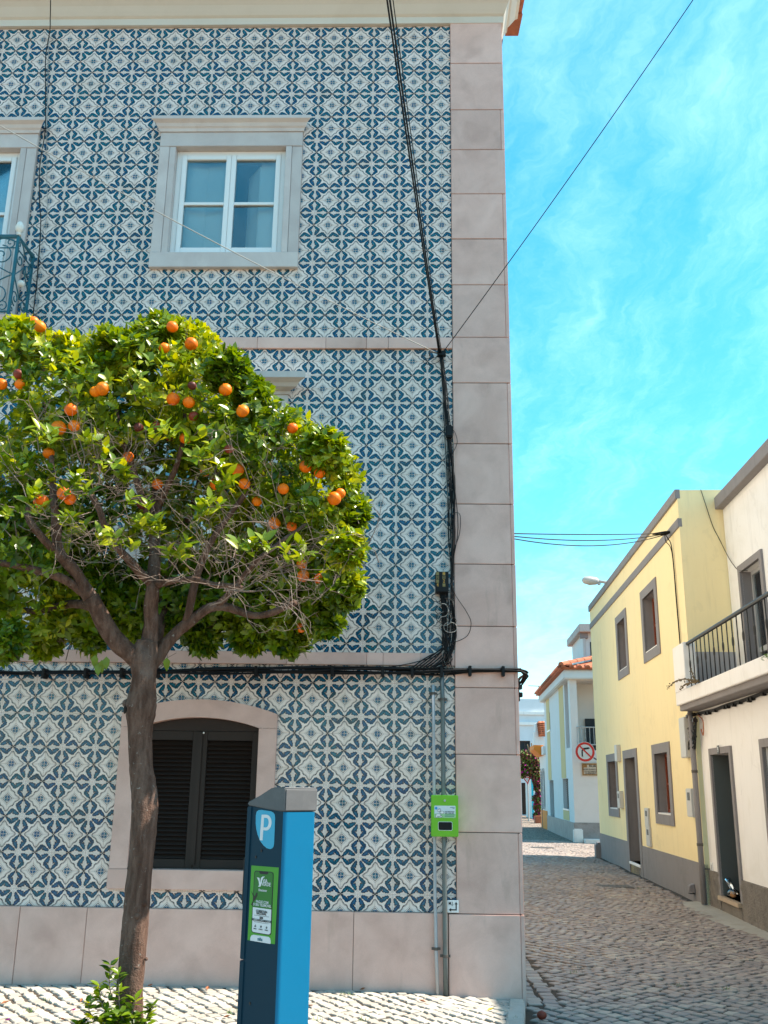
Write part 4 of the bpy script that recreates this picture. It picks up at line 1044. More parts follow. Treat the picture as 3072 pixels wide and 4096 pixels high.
for i, (x, y, r) in enumerate(((45, 735, 58), (85, 745, 46), (235, 750, 52), (345, 728, 62), (420, 742, 52), (490, 795, 50), (545, 852, 36), (632, 928, 40), (715, 975, 50), (757, 1020, 40), (765, 1105, 45), (760, 1185, 40), (752, 1268, 48), (712, 1330, 45), (640, 1372, 45), (540, 1372, 38), (440, 1378, 34), (330, 1372, 32), (200, 1368, 38), (95, 1378, 40), (15, 1382, 40), (150, 770, 50), (300, 760, 48))):
    LOBES.append((x - (14 if x > 560 else 0), y + (8 if i < 6 else 2 if 13 <= i <= 20 else 0), r * .92, -1.55 if 14 <= i <= 19 else -2.1 + .35 * math.sin(i * 2.1)))
LB = []
for x, y, r, Y in LOBES:
    c = at_y(dpx(x, y), Y); rad = r * D / F_PX * ((np.array(c) - CAM) @ CW); LB.append((np.array(c), rad))
LC = np.array([c for c, r in LB]); LR = np.array([r for c, r in LB])
HC = np.array(at_y(dpx(345, 1075), -2.95)); HR = np.array([.74, .58, .46])     # the bare gap on the street side
HC2 = np.array(at_y(dpx(560, 1235), -2.9)); HR2 = np.array([.28, .38, .20])
HC3 = np.array(at_y(dpx(60, 1010), -2.9)); HR3 = np.array([.35, .4, .22])
def crown_depth(P):
    d = np.linalg.norm(P[:, None, :] - LC[None], axis=2); return (LR[None] - d).max(1)
def in_gap(P, s=1.0): return (((P - HC) / (HR * s)) ** 2).sum(1) < 1
tips = []; need = 7600
while len(tips) < need:
    k = rng.integers(0, len(LB), 4000); v = rng.normal(size=(4000, 3)); v /= np.linalg.norm(v, axis=1)[:, None]
    P = LC[k] + v * (LR[k] * (1.02 - .30 * rng.random(4000) ** 1.8))[:, None]
    dep = crown_depth(P); ok = (dep < .24) & (rng.random(4000) < np.clip(1.15 - dep * 3.2, .10, 1))
    g = in_gap(P) | ((((P - HC2) / HR2) ** 2).sum(1) < 1) | ((((P - HC3) / HR3) ** 2).sum(1) < 1)
    ok &= ~g | (rng.random(4000) < .05)
    ok &= (P[:, 1] < -.75) & (P[:, 2] > 2.3)
    sparse = np.array([mnoise.noise(Vector(p) * 2.6) for p in P]); ok &= (sparse > -.36) | (rng.random(4000) < .25)
    cen = np.array([-2.05, -2.1, 3.4])
    for p, d_, o_ in zip(P, dep, ok):
        if o_ and len(tips) < need:
            out = p - LC[np.argmin(np.linalg.norm(p - LC, axis=1) - LR)]; out /= np.linalg.norm(out) + 1e-6
            tips.append((p, out, d_))
for k in range(2700):                                  # the dark leafy back of the crown, seen through the gap
    i = int(rng.choice([q for q, l in enumerate(LOBES) if l[3] > -1.75 and l[2] > 70])); v = rng.normal(size=3); v /= np.linalg.norm(v); v[1] = -abs(v[1]) * .8 + .15
    p = LC[i] + v * LR[i] * rng.uniform(.55, 1.0)
    if p[1] < -.75 and p[2] > 2.3 and not in_gap(p[None], .95)[0]: tips.append((p, v / np.linalg.norm(v), .2))
V, Fq, Ft, tint = [], [], [], []
def add_leaf(base, dr, nrm, L, W, tv):
    dr = dr / np.linalg.norm(dr); side = np.cross(dr, nrm); side /= np.linalg.norm(side) + 1e-9; up = np.cross(side, dr)
    b = len(V); cup = rng.uniform(.12, .4); droop = rng.uniform(-.05, .35)
    def sp(t): return base + dr * (L * t) - up * (L * droop * t * t)
    V.append(sp(0)); V.append(sp(.36)); V.append(sp(.72)); V.append(sp(1.0))
    for t, w in ((.30, .5), (.66, .40)):
        for s in (-1, 1): V.append(sp(t) + side * (s * W * w) + up * (W * w * cup))
    Ft.extend(((b, b + 4, b + 1), (b, b + 1, b + 5), (b + 1, b + 4, b + 2), (b + 4, b + 6, b + 2), (b + 1, b + 2, b + 5), (b + 5, b + 2, b + 7), (b + 2, b + 6, b + 3), (b + 2, b + 3, b + 7)))
    tint.extend([tv] * 8)
def rosette(p, out, young, n, Lm=.069):
    ax = out * .8 + np.array([0, 0, .55]) + rng.normal(size=3) * .35; ax /= np.linalg.norm(ax)
    a = np.cross(ax, [0.3, .2, .9]); a /= np.linalg.norm(a); b = np.cross(ax, a); ph = rng.random() * 6.28
    for k in range(n):
        t = ph + k * 2.4; sp_ = rng.uniform(.55, 1.25); dr = ax * math.cos(sp_) + (a * math.cos(t) + b * math.sin(t)) * math.sin(sp_)
        nrm = ax * math.sin(sp_) - (a * math.cos(t) + b * math.sin(t)) * math.cos(sp_) + rng.normal(size=3) * .25
        L = Lm * rng.uniform(.6, 1.25)
        add_leaf(p - ax * (.05 * k / n) * 1.2, dr, nrm, L, L * rng.uniform(.42, .56), np.clip(young + rng.normal() * .16, 0, 1))
for p, out, dep in tips:
    patch = mnoise.noise(Vector(p) * 1.9 + Vector((5, 2, 1)))
    rosette(p, out, np.clip(.50 + patch * .45 + rng.normal() * .12 + (p[2] - 3.4) * .10, .05, .95), rng.integers(5, 10))
for q in ((70, 1075, -2.95), (170, 1060, -3.0), (250, 1020, -2.9), (430, 965, -3.0), (390, 1180, -2.9), (560, 1180, -2.95), (310, 1120, -2.95), (640, 1195, -2.9), (345, 930, -2.85), (200, 955, -2.9), (150, 1120, -2.9), (455, 1080, -3.0), (235, 1170, -2.8), (100, 930, -2.9), (480, 1030, -2.9), (330, 1140, -2.9)):
    c = np.array(at_y(dpx(*q[:2]), q[2]))
    for k in range(5): rosette(c + rng.normal(size=3) * .045, np.array([0.1, -.6, .6]), .62, 6, .085)
for q in ((205, 1415), (220, 1425), (230, 1418), (360, 1420), (212, 1432)):
    c = np.array(at_y(dpx(*q), TY - .05)); add_leaf(c, np.array([.1, -.1, -1.]), np.array([.2, -1, .1]), .085, .045, .5)
def leaf_object(name, parent):
    global V, Ft, tint
    me = bpy.data.meshes.new(name); va = np.array(V, dtype=np.float32); fa = np.array(Ft, dtype=np.int32)
    me.vertices.add(len(va)); me.vertices.foreach_set('co', va.ravel()); me.loops.add(fa.size); me.loops.foreach_set('vertex_index', fa.ravel())
    me.polygons.add(len(fa)); me.polygons.foreach_set('loop_start', np.arange(0, fa.size, 3, dtype=np.int32)); me.polygons.foreach_set('use_smooth', [True] * len(fa)); me.update(calc_edges=True)
    at = me.attributes.new('leaf_tint', 'FLOAT', 'FACE'); at.data.foreach_set('value', tint); me.materials.append(M_LEAF)
    o = bpy.data.objects.new(name, me); COL.objects.link(o); adopt(o, parent); o['kind'] = 'stuff'; V, Ft, tint = [], [], []; return o
leaf_object('foliage', tree)
# bare twigs in the gap and thin twigs through the crown
tw = MB()
def twig(p, d, L, r, depth):
    n = 4; P = [p]; q = Vector(p); d = Vector(d).normalized()
    for i in range(n):
        d = (d + Vector((random.gauss(0, .28), random.gauss(0, .28), random.gauss(.03, .28)))).normalized(); q = q + d * (L / n); P.append(q.copy())
        if depth and random.random() < .85:
            s_ = (d + Vector((random.gauss(0, .8), random.gauss(-.15, .7), random.gauss(0, .7)))).normalized(); twig(q.copy(), s_, L * random.uniform(.3, .55), r * .6, depth - 1)
    tw.tube(P, [r * (1 - .65 * i / n) for i in range(n + 1)], 3 if r < .0025 else 4, caps=False)
starts = []
for P, rs in limbs:
    for p, r in zip(P, rs):
        if r < .05: starts.append(p)
for k in range(80):
    g = Vector(HC) + Vector((random.uniform(-1, 1) * HR[0] * .95, random.uniform(.05, .8) * HR[1], random.uniform(-1, 1) * HR[2] * 1.0))
    s_ = min(starts, key=lambda p: (p - g).length + random.uniform(0, .25)); dd = g - s_
    twig(s_.lerp(g, .35), dd.normalized() + Vector((0, -.5, .05)), random.uniform(.26, .5), .0034, 2)
for k in range(20):
    g = Vector(HC2) + Vector((random.uniform(-1.2, 1) * HR2[0], random.uniform(.0, .7) * HR2[1], random.uniform(-1, 1) * HR2[2]))
    twig(g, (random.uniform(.2, 1), random.uniform(-.8, .1), random.uniform(-.45, .3)), random.uniform(.25, .45), .0036, 2)
for k in range(16):
    g = Vector(HC3) + Vector((random.uniform(-1, 1) * HR3[0], random.uniform(.0, .7) * HR3[1], random.uniform(-1, 1) * HR3[2]))
    twig(g, (random.gauss(0, .6), random.uniform(-.8, .1), random.uniform(-.5, .6)), random.uniform(.2, .4), .0036, 2)
for k in range(120):
    p, out, _d = tips[rng.integers(0, len(tips))]; q = Vector(p) - Vector(out) * .35; twig(q, out + rng.normal(size=3) * .3, .34, .004, 1)
o = tw.build('bare_twigs', M_TWIG, tree, smooth=True, fix=False); o['kind'] = 'stuff'
# fruit
FR = [(72, 697, 0), (86, 706, 0), (372, 706, 0), (413, 743, 0), (355, 752, 0), (44, 830, 0), (41, 808, 1), (3, 830, 0), (221, 840, 0), (206, 846, 0), (415, 833, 1), (374, 862, 0), (408, 869, 0), (487, 842, 0), (524, 888, 0), (418, 899, 1), (127, 924, 0), (160, 920, 0), (299, 923, 1), (338, 919, 1), (331, 942, 1), (365, 945, 1), (401, 946, 0), (632, 925, 0), (105, 979, 0), (277, 987, 0), (495, 970, 1), (513, 1015, 0), (340, 1046, 0), (443, 1018, 0), (468, 1045, 0), (528, 1045, 0), (89, 1083, 0), (151, 1078, 0), (138, 1066, 0), (555, 1083, 0), (660, 1008, 0), (690, 1022, 0), (722, 1077, 0), (735, 1066, 0), (612, 1056, 0), (630, 1137, 0), (652, 1219, 0), (655, 1244, 0), (650, 1355, 0), (690, 1250, 0), (153, 885, 0), (306, 1090, 1), (592, 1130, 0), (336, 1225, 1)]
fm = {}
for k in range(4):
    mb = MB(); mb.ball((0, 0, 0), 1.0, 18, 12, (1, 1, .93)); mb.tube([(0, 0, .90), (0, 0, 1.02)], .10, 6)
    me = mb.mesh('orange', M_ORANGE, True); fm[(0, k)] = me
    mb = MB(); mb.ball((0, 0, 0), 1.0, 16, 10, (1, .95, .85))
    mb.v = [tuple(Vector(v_) * (1 + .12 * mnoise.noise(Vector(v_) * 2.2 + Vector((k, 0, 0))))) for v_ in mb.v]; fm[(1, k)] = mb.mesh('orange', M_ROTTEN, True)
for i, (x, y, bad) in enumerate(FR):
    d = ray(*dpx(x, y)); d /= np.linalg.norm(d); t = 4.2
    while t < 7.4:
        P = CAM + d * t
        if crown_depth(P[None])[0] > .02 and not in_gap(P[None], .86)[0]: break
        t += .02
    P = CAM + d * (t - (.055 if not in_gap(P[None], 1.1)[0] else .14))
    o = bpy.data.objects.new('orange', fm[(bad, i % 4)]); COL.objects.link(o); adopt(o, tree); o.location = P
    s_ = random.uniform(.034, .046) * (.82 if bad else 1.0) * (1.15 if i in (0, 1, 8, 16, 32) else 1); o.scale = (s_,) * 3; o.rotation_euler = (random.gauss(0, .35), random.gauss(0, .35), random.uniform(0, 6))
# shoots sprouting at the foot of the trunk
sh = MB()
for k, pts in enumerate(([(296, 2240), (262, 2190), (238, 2140), (238, 2085)], [(290, 2240), (250, 2200), (222, 2175), (214, 2130)], [(280, 2240), (225, 2215), (196, 2190), (190, 2165)], [(300, 2240), (285, 2200), (292, 2160)], [(270, 2235), (258, 2170), (256, 2105)], [(250, 2240), (190, 2215), (170, 2212)], [(310, 2240), (318, 2195), (330, 2172)], [(262, 2250), (235, 2220), (215, 2200)], [(285, 2250), (270, 2215), (262, 2190)])):
    P = [TP(x, y, TY - .12 - .03 * (k % 3)) for x, y in pts]; S_ = spline(P, 7); sh.tube(S_, [.005 * (1 - .6 * i / (len(S_) - 1)) for i in range(len(S_))], 5)
    for i, p in enumerate(S_):
        if i < 2: continue
        for r_ in range(2 if i < len(S_) - 2 else 4):
            an = random.uniform(0, 6.28); dr = np.array([math.cos(an), math.sin(an) * .8 - .2, random.uniform(.1, .9)])
            add_leaf(np.array(p), dr, np.array([0, -.3, 1.]) + rng.normal(size=3) * .3, random.uniform(.04, .075), random.uniform(.02, .034), np.clip(.35 + rng.normal() * .25 + (.3 if k in (1, 2) else 0), 0, 1))
for k in range(70):
    c = np.array(TP(random.uniform(225, 315), random.uniform(2190, 2240), TY - .18)); an = random.uniform(0, 6.28)
    add_leaf(c, np.array([math.cos(an), math.sin(an) - .3, random.uniform(0, .7)]), np.array([0, -.4, 1.]), random.uniform(.05, .075), .034, random.uniform(.1, .55))
so = sh.build('root_shoots', M_TWIG, tree, smooth=True)
leaf_object('shoot_leaves', so)

# ------------------------------------------------------------------ parking meter
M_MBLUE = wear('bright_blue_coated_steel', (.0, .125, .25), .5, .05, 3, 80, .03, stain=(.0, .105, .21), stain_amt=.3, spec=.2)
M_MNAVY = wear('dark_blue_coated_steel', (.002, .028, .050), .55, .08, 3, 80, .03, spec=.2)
M_MGREY = wear('grey_cast_cap', (.10, .10, .103), .65, .16, 5, 60, .1, stain=(.15, .15, .155), stain_amt=.5)
M_PTEAL = wear('light_blue_plate', (.02, .33, .52), .35, .04, 4, 60, .02)
M_PGREEN = wear('green_sticker', (.055, .28, .022), .4, .04, 5, 60, .02); M_PGREEN2 = wear('dark_green_print', (.018, .15, .018), .4, .06, 5, 60, .02)
M_PWHITE = wear('sticker_white', (.62, .64, .66), .4, .03, 5, 60, .02)
vpl = ray(-2915, 3154); dP = Vector((vpl[0], vpl[1], 0)).normalized(); dB = Vector((-dP.y, dP.x, 0))
if dB.x < 0: dB = -dB
E0 = at_y((1138, 3300), -2.86); E0.z = 0
nP, nB = -dB, -dP                                        # outward normals of the panel face and the back face
ML, MD = .298, .236
def mp(a_, b_, z): return tuple(E0 + dP * a_ + dB * b_ + Vector((0, 0, z)))
def c_m(x, y): return (950 + x * .45045, 3100 + y * .45045)
def on_face(px): return on_plane(px, nP, E0)
zc0 = on_plane(c_m(445, 332), nP, E0).z; ztop = at_y(c_m(690, 112), E0.y + .1).z; zfl = on_face(c_m(122, 242)).z; zfb = on_face(c_m(122, 276)).z
meter = thing('parking_meter', 'tall blue parking ticket machine with grey sloping cap and white P', 'parking meter', tuple(E0 + dP * ML / 2 + dB * MD / 2 + Vector((0, 0, .07))))
def rounded(a0, a1, b0, b1, r, n=5):
    out = []
    for ca, cb, s0 in ((a1 - r, b1 - r, 0), (a0 + r, b1 - r, 90), (a0 + r, b0 + r, 180), (a1 - r, b0 + r, 270)):
        for k in range(n + 1):
            t = math.radians(s0 + 90 * k / n); out.append((ca + r * math.cos(t), cb + r * math.sin(t)))
    return out
ring = rounded(0, ML, 0, MD, .022)
body = MB(); n = len(ring)
def btop(a_): return zc0 + (zfb - zc0) * a_ / ML
for i in range(n):
    (a0, b0), (a1, b1) = ring[i], ring[(i + 1) % n]
    am, bm_ = (a0 + a1) / 2, (b0 + b1) / 2
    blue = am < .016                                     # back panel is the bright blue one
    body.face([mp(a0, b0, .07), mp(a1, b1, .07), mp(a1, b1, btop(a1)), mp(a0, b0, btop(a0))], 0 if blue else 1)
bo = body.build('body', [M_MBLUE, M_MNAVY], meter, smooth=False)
# cap: wedge profile along the panel face, overhanging slightly
cap = MB(); prof_c = [(-.004, zc0 + .004), (-.004, ztop - .008), (.006, ztop), (.085, ztop), (.12, ztop - .006), (ML * .7, (ztop + zfl) / 2 - .004), (ML + .012, zfl), (ML + .012, zfb + .004), (.07, zc0 + .004)]
b0 = len(cap.v)
for bb, ins in ((-.004, 0), (MD + .004, 0)):
    for a_, z in prof_c: cap.v.append(mp(a_, bb, z))
n = len(prof_c); cap.f += [list(range(n)), list(range(2 * n - 1, n - 1, -1))]; cap.mi += [0, 0]
for i in range(n): j = (i + 1) % n; cap.f.append([i, j, n + j, n + i]); cap.mi.append(0)
cap.build('cap', M_MGREY, meter, bevel=.010)
# front door edge: a navy strip standing proud at the far end, with a seam
for z0, z1 in ((.075, .70), (.706, zfb - .002)):
    mb = MB(); P = [(ML - .03, -.006), (ML + .010, -.006), (ML + .010, MD + .004), (ML - .03, MD + .004)]
    b0 = len(mb.v)
    for z in (z0, z1):
        for a_, b_ in P: mb.v.append(mp(a_, b_, z))
    for q in ((0, 1, 2, 3), (7, 6, 5, 4), (0, 1, 5, 4), (1, 2, 6, 5), (2, 3, 7, 6), (3, 0, 4, 7)): mb.f.append(list(q)); mb.mi.append(0)
    mb.build('front_door', M_MNAVY, meter, bevel=.004)
foot = MB(); r2 = rounded(-.015, ML + .02, -.015, MD + .015, .02); foot.prism([tuple((E0 + dP * a_ + dB * b_).xy) for a_, b_ in r2], 'z', .055, .10); foot.build('base_plate', M_MNAVY, meter, bevel=.004)
def plate(name, pts, mat, lift, parent):
    """Flat piece on the panel face from photograph outline points (taken on that face)."""
    mb = MB(); P = [on_face(p) + nP * lift for p in pts]; Q = [p - nP * .0008 for p in P]; b = len(P)
    mb.v = [tuple(p) for p in P + Q]; mb.f = [list(range(b)), list(range(2 * b - 1, b - 1, -1))] + [[i, (i + 1) % b, b + (i + 1) % b, b + i] for i in range(b)]; mb.mi = [0] * len(mb.f)
    return mb.build(name, mat, parent)
pp = plate('parking_sign', [c_m(*p) for p in ((163, 430), (164, 360), (172, 325), (190, 312), (215, 310), (295, 322), (318, 332), (332, 352), (335, 385), (326, 610), (320, 638), (308, 652), (290, 658), (262, 650), (232, 625), (202, 585), (180, 530), (168, 480))], M_PTEAL, .0012, meter)
stem = [(217, 352), (240, 352), (225, 581), (200, 579)]
plate('letter_stem', [c_m(*p) for p in stem], M_PWHITE, .0024, pp)
ang = [i / 14 * math.pi for i in range(15)]
def bowl(sx, sy, cx=258, cy=423): return [(cx + sx * math.sin(t) - 4 * (1 - math.cos(t)) * .5, cy - sy * math.cos(t)) for t in ang]
ob_, ib_ = [(238, 352)] + bowl(49, 70) + [(232, 490)], [(238, 380)] + bowl(24, 43) + [(234, 465)]
for i in range(len(ob_) - 1): plate('letter_bowl', [c_m(*ob_[i]), c_m(*ob_[i + 1]), c_m(*ib_[i + 1]), c_m(*ib_[i])], M_PWHITE, .0024, pp)
stk = plate('payment_sticker', [c_m(*p) for p in ((125, 803), (368, 822), (333, 1503), (90, 1465))], M_PGREEN, .0012, meter)
def c_s(x, y): return (980 + x * .2754, 3450 + y * .2754)
plate('phone_edge', [c_s(*p) for p in ((165, 117), (385, 135), (412, 148), (420, 175), (385, 1030), (375, 1052), (345, 1058), (125, 1018), (103, 1005), (96, 975), (138, 150), (148, 125))], M_PRINT, .0020, stk)
plate('phone_screen', [c_s(*p) for p in ((168, 128), (385, 146), (402, 156), (410, 178), (387, 682), (120, 645), (148, 155), (155, 135))], M_PGREEN2, .0027, stk)
plate('phone_screen_white', [c_s(*p) for p in ((120, 646), (387, 683), (375, 1020), (364, 1040), (345, 1045), (128, 1008), (112, 998), (106, 975))], M_PWHITE, .0027, stk)
plate('phone_notch', [c_s(*p) for p in ((212, 128), (345, 140), (340, 165), (325, 175), (232, 166), (218, 155))], M_PRINT, .0033, stk)
plate('brand_tab', [c_s(*p) for p in ((78, 1133), (82, 1090), (98, 1058), (125, 1048), (345, 1080), (368, 1100), (376, 1140), (374, 1182))], M_PWHITE, .0020, stk)
plate('leaf_logo', [c_s(*p) for p in ((180, 215), (215, 222), (228, 300), (238, 225), (262, 203), (298, 205), (272, 222), (258, 250), (240, 330), (225, 352), (195, 350), (212, 330), (205, 270))], M_PWHITE, .0034, stk)
tdir = -dP
for t_, (x, y), sz, mt in (('VIA', (300, 268), .026, M_PWHITE), ('VERDE', (315, 318), .026, M_PWHITE), ('Estacionar', (266, 404), .017, M_PWHITE), ('PAGUE COM', (258, 576), .0185, M_PWHITE), ('O SEU TELEMÓVEL', (256, 622), .0185, M_PWHITE), ('COBERTURA', (250, 712), .0165, M_PRINT), ('NACIONAL', (246, 746), .0165, M_PRINT), ('SEM', (244, 806), .0165, M_PRINT), ('PRÉ-CARREGAMENTOS', (243, 845), .0160, M_PRINT), ('saba', (224, 1114), .024, M_IRON_TEAL), ('SIMPLES', (152, 960), .007, M_PRINT), ('CÓMODO', (234, 972), .007, M_PRINT), ('SEGURO', (318, 985), .007, M_PRINT)):
    c = on_face(c_s(x, y)) + nP * .0042; place_text('lettering', t_, sz, mt, stk, tuple(c), tuple(tdir), (0, 0, 1), .95)
for x0, y0, x1, y1 in ((140, 762, 356, 792), (134, 858, 350, 892)): plate('rule', [c_s(x0, y0 - 2), c_s(x1, y1 - 2), c_s(x1, y1 + 2), c_s(x0, y0 + 2)], M_PRINT, .0034, stk)
plate('shield_icon', [c_s(*p) for p in ((308, 935), (319, 928), (330, 938), (329, 955), (318, 966), (308, 952))], M_MGREY, .0034, stk)
plate('clock_icon', [c_s(238 + 13 * math.cos(k * .7), 932 + 18 * math.sin(k * .7)) for k in range(9)], M_MGREY, .0034, stk)
plate('thumb_icon', [c_s(*p) for p in ((142, 915), (152, 915), (157, 898), (163, 900), (162, 916), (168, 920), (165, 937), (142, 933))], M_MGREY, .0034, stk)
plate('bird_print', [c_s(*p) for p in ((95, 415), (130, 470), (150, 490), (170, 440), (188, 435), (185, 480), (160, 530), (125, 570), (110, 625), (95, 610), (120, 560), (130, 500))], M_IRON_BLACK, .0036, stk)
for p in ((165, 728), (112, 2027), (215, 672)):
    c = on_face(c_m(*p)); mb = MB().tube([tuple(c - nP * .004), tuple(c + nP * .003)], .0075, 12); mb.build('keyhole', M_IRON_BLACK, meter)
# window handle bar on the door edge
mb = MB(); b0 = 0
for z in (.98, 1.22):
    for a_, b_ in ((ML + .0105, -.002), (ML + .022, -.002), (ML + .022, MD * .5), (ML + .0105, MD * .5)): mb.v.append(mp(a_, b_, z))
for q in ((0, 1, 2, 3), (7, 6, 5, 4), (0, 1, 5, 4), (1, 2, 6, 5), (2, 3, 7, 6), (3, 0, 4, 7)): mb.f.append(list(q)); mb.mi.append(0)
mb.build('door_bezel', M_IRON_BLACK, meter, bevel=.003)

# ------------------------------------------------------------------ litter on the ground
def ground_orange(px, lab, zf, bad=False):
    p = at_z(px, .05); z = zf(p.x, p.y); p = at_z(px, z + .035)
    o = bpy.data.objects.new('fallen_orange', fm[(1 if bad else 0, 1)]); COL.objects.link(o); o.location = (p.x, p.y, zf(p.x, p.y) + .034); o.scale = (.036,) * 3; tag(o, lab, 'orange')
ground_orange((2167, 4060), 'dark red rotting orange lying on the road by the kerb', road_z, True)
M_DRY = wear('dry_leaf', (.30, .11, .045), .7, .4, 8, 40, .2); M_PETAL = wear('magenta_petal', (.45, .02, .30), .6, .2, 8, 40, .2); M_YLEAF = wear('yellow_leaf', (.58, .42, .05), .6, .2, 8, 40, .2)
def litter(px, mat, lab, cat, s_, grp=None, name='fallen_leaf'):
    p = at_z(px, .07); p = at_z(px, pav_z(p.x, p.y)); z = pav_z(p.x, p.y) + .006; an = random.uniform(0, 6.28)
    mb = MB(); L_, W_ = s_, s_ * .55
    def q(a_, b_, h): return (p.x + math.cos(an) * a_ - math.sin(an) * b_, p.y + math.sin(an) * a_ + math.cos(an) * b_, z + h)
    mb.face([q(-L_ / 2, 0, .0), q(-L_ * .1, -W_ / 2, .012), q(L_ * .1, 0, .004)]); mb.face([q(-L_ / 2, 0, .0), q(L_ * .1, 0, .004), q(-L_ * .1, W_ / 2, .014)])
    mb.face([q(L_ * .1, 0, .004), q(-L_ * .1, -W_ / 2, .012), q(L_ / 2, 0, .018)]); mb.face([q(L_ * .1, 0, .004), q(L_ / 2, 0, .018), q(-L_ * .1, W_ / 2, .014)])
    tag(recenter(mb.build(name, mat, None)), lab, cat, grp)
litter((292, 4048), M_PETAL, 'magenta flower petal lying on pale paving beside the root shoots', 'petal', .06, None, 'petal')
litter((30, 4088), M_PETAL, 'magenta flower petal lying on pale paving away from the tree', 'petal', .06, None, 'petal')
for x, y in ((290, 3984), (325, 4008), (250, 4085), (1500, 3950), (1322, 3940), (1655, 3958), (1815, 3975), (1240, 4030), (1105, 4040), (1450, 3963), (830, 3960), (905, 4075), (20, 4018), (600, 3948), (1690, 4012)):
    litter((x, y), M_DRY, 'small curled brown leaf fallen on the pale paving', 'leaf', random.uniform(.04, .07), 'dry leaves on the pavement')
litter((1962, 4046), M_YLEAF, 'yellow leaf fallen on the paving close to the kerb', 'leaf', .06)
# small weeds in the joints
M_WEED = wear('weed_green', (.10, .16, .025), .6, .3, 10, 60, .1)
wd = MB()
for x, y, zf in [(190, 4005, pav_z), (115, 4048, pav_z), (1385, 3982, pav_z), (925, 4060, pav_z), (1905, 3968, pav_z), (2060, 4085, pav_z), (2710, 3965, road_z), (2912, 3985, road_z), (2560, 3560, road_z), (1450, 4085, pav_z), (420, 3990, pav_z), (2300, 3900, road_z), (600, 3945, pav_z), (1280, 4090, pav_z)]:
    p = at_z((x, y), zf(0, -.5)); p.z = zf(p.x, p.y) - .01
    for k in range(16):
        an = random.uniform(0, 6.28); L_ = random.uniform(.02, .05); d_ = Vector((math.cos(an) * .7, math.sin(an) * .7, random.uniform(.5, 1.2))).normalized(); q = p + Vector((random.gauss(0, .02), random.gauss(0, .02), 0)); s_ = Vector((-math.sin(an), math.cos(an), 0)) * .004
        wd.face([tuple(q - s_), tuple(q + s_), tuple(q + d_ * L_)])
w_o = wd.build('weeds', M_WEED, None, fix=False); w_o['kind'] = 'stuff'; tag(w_o, 'tiny green weeds growing in the joints of the paving', 'weeds')

# ------------------------------------------------------------------ houses across the street (local frame: s along the street, o outwards to the street, h up)
DV = Vector((.046, 1, 0)).normalized(); OUT = Vector((-DV.y, DV.x, 0))
def frame(org):
    org = Vector(org)
    return lambda s, o, h: tuple(org + DV * s + OUT * o + Vector((0, 0, h)))
def unframe(org, p): d = Vector(p) - Vector(org); return (d.dot(DV), d.dot(OUT), p[2])
def c7(x, y): return (2050 + x * .616, 1900 + y * .616)
def c8(x, y): return (2050 + x * .616, 2900 + y * .616)
def zw(x, y): return (2060 + x * .5909, 2650 + y * .5909)
M_YELLOW = wear('pale_yellow_render', (.92, .75, .42), .85, .04, .9, 90, .12, stain=(.86, .67, .34), stain_amt=.35, streak=.10)
M_GREYTRIM = wear('grey_painted_trim', (.235, .215, .215), .8, .08, 1.5, 70, .1, stain=(.17, .155, .15), stain_amt=.4, streak=.15)
M_WHITEWALL = wear('white_render', (.84, .81, .78), .85, .04, .8, 80, .2, stain=(.62, .57, .48), stain_amt=.3, streak=.14)
M_REDWOOD = wear('red_brown_wood', (.22, .045, .016), .45, .3, 4, 50, .1)
M_DARKWOOD = wear('dark_brown_door', (.035, .016, .010), .4, .3, 4, 50, .15)
M_ROUGH = wear('rough_cast_plinth', (.20, .175, .15), .95, .45, 4, 45, 1.0, stain=(.10, .085, .07), stain_amt=.7, bdist=.02)
M_GREYBOX = wear('grey_plastic_box', (.50, .49, .47), .5, .05, 4, 70, .03)
M_DARKDOOR = wear('charcoal_metal_door', (.055, .05, .05), .5, .12, 2, 60, .05)

YO = (4.115, 6.842, 0); FY = frame(YO); NY = OUT
yh = thing('yellow_house', 'pale yellow two storey house with grey window surrounds and grey dado', 'house', (6.5, 12, 0))
Y_OPEN = [(7.60, 8.70, 1.20, 2.26), (5.16, 6.36, .19, 2.27), (2.10, 3.20, 1.21, 2.26), (5.45, 6.40, 4.14, 5.20), (2.30, 3.40, 4.14, 5.19)]
S0, S1, HT = .10, 10.62, 6.39
mb = MB(FY).wall_holes(S0, S1, -.1, HT, Y_OPEN, 0, .30, 0, 1)
mb.face([(S0, 0, -.1), (S0, -6, -.1), (S0, -6, HT), (S0, 0, HT)]); mb.face([(S1, 0, -.1), (S1, -6, -.1), (S1, -6, HT), (S1, 0, HT)]); mb.face([(S0, 0, HT), (S1, 0, HT), (S1, -6, HT), (S0, -6, HT)]); mb.face([(S0, -6, -.1), (S1, -6, -.1), (S1, -6, HT), (S0, -6, HT)])
mb.build('wall', [M_YELLOW, M_GREYTRIM], yh, fix=False)
MB(FY).box(S0 - .004, S1 + .02, -.05, .035, HT - .15, HT + .012).build('coping', M_GREYTRIM, yh, bevel=.006)
MB(FY).box(S0 - .003, S1 + .015, -.05, .022, 5.76, 5.91).build('band', M_GREYTRIM, yh, bevel=.005)
for a, b in ((S0, 4.995), (6.595, S1 + .006)): MB(FY).box(a, b, -.05, .014, -.1, .57).build('dado', M_GREYTRIM, yh, bevel=.004)
MB(FY).box(S1 - .1, S1 + .28, -.3, .13, -.1, .34).build('corner_guard_stone', M_GREYTRIM, yh, bevel=.05)
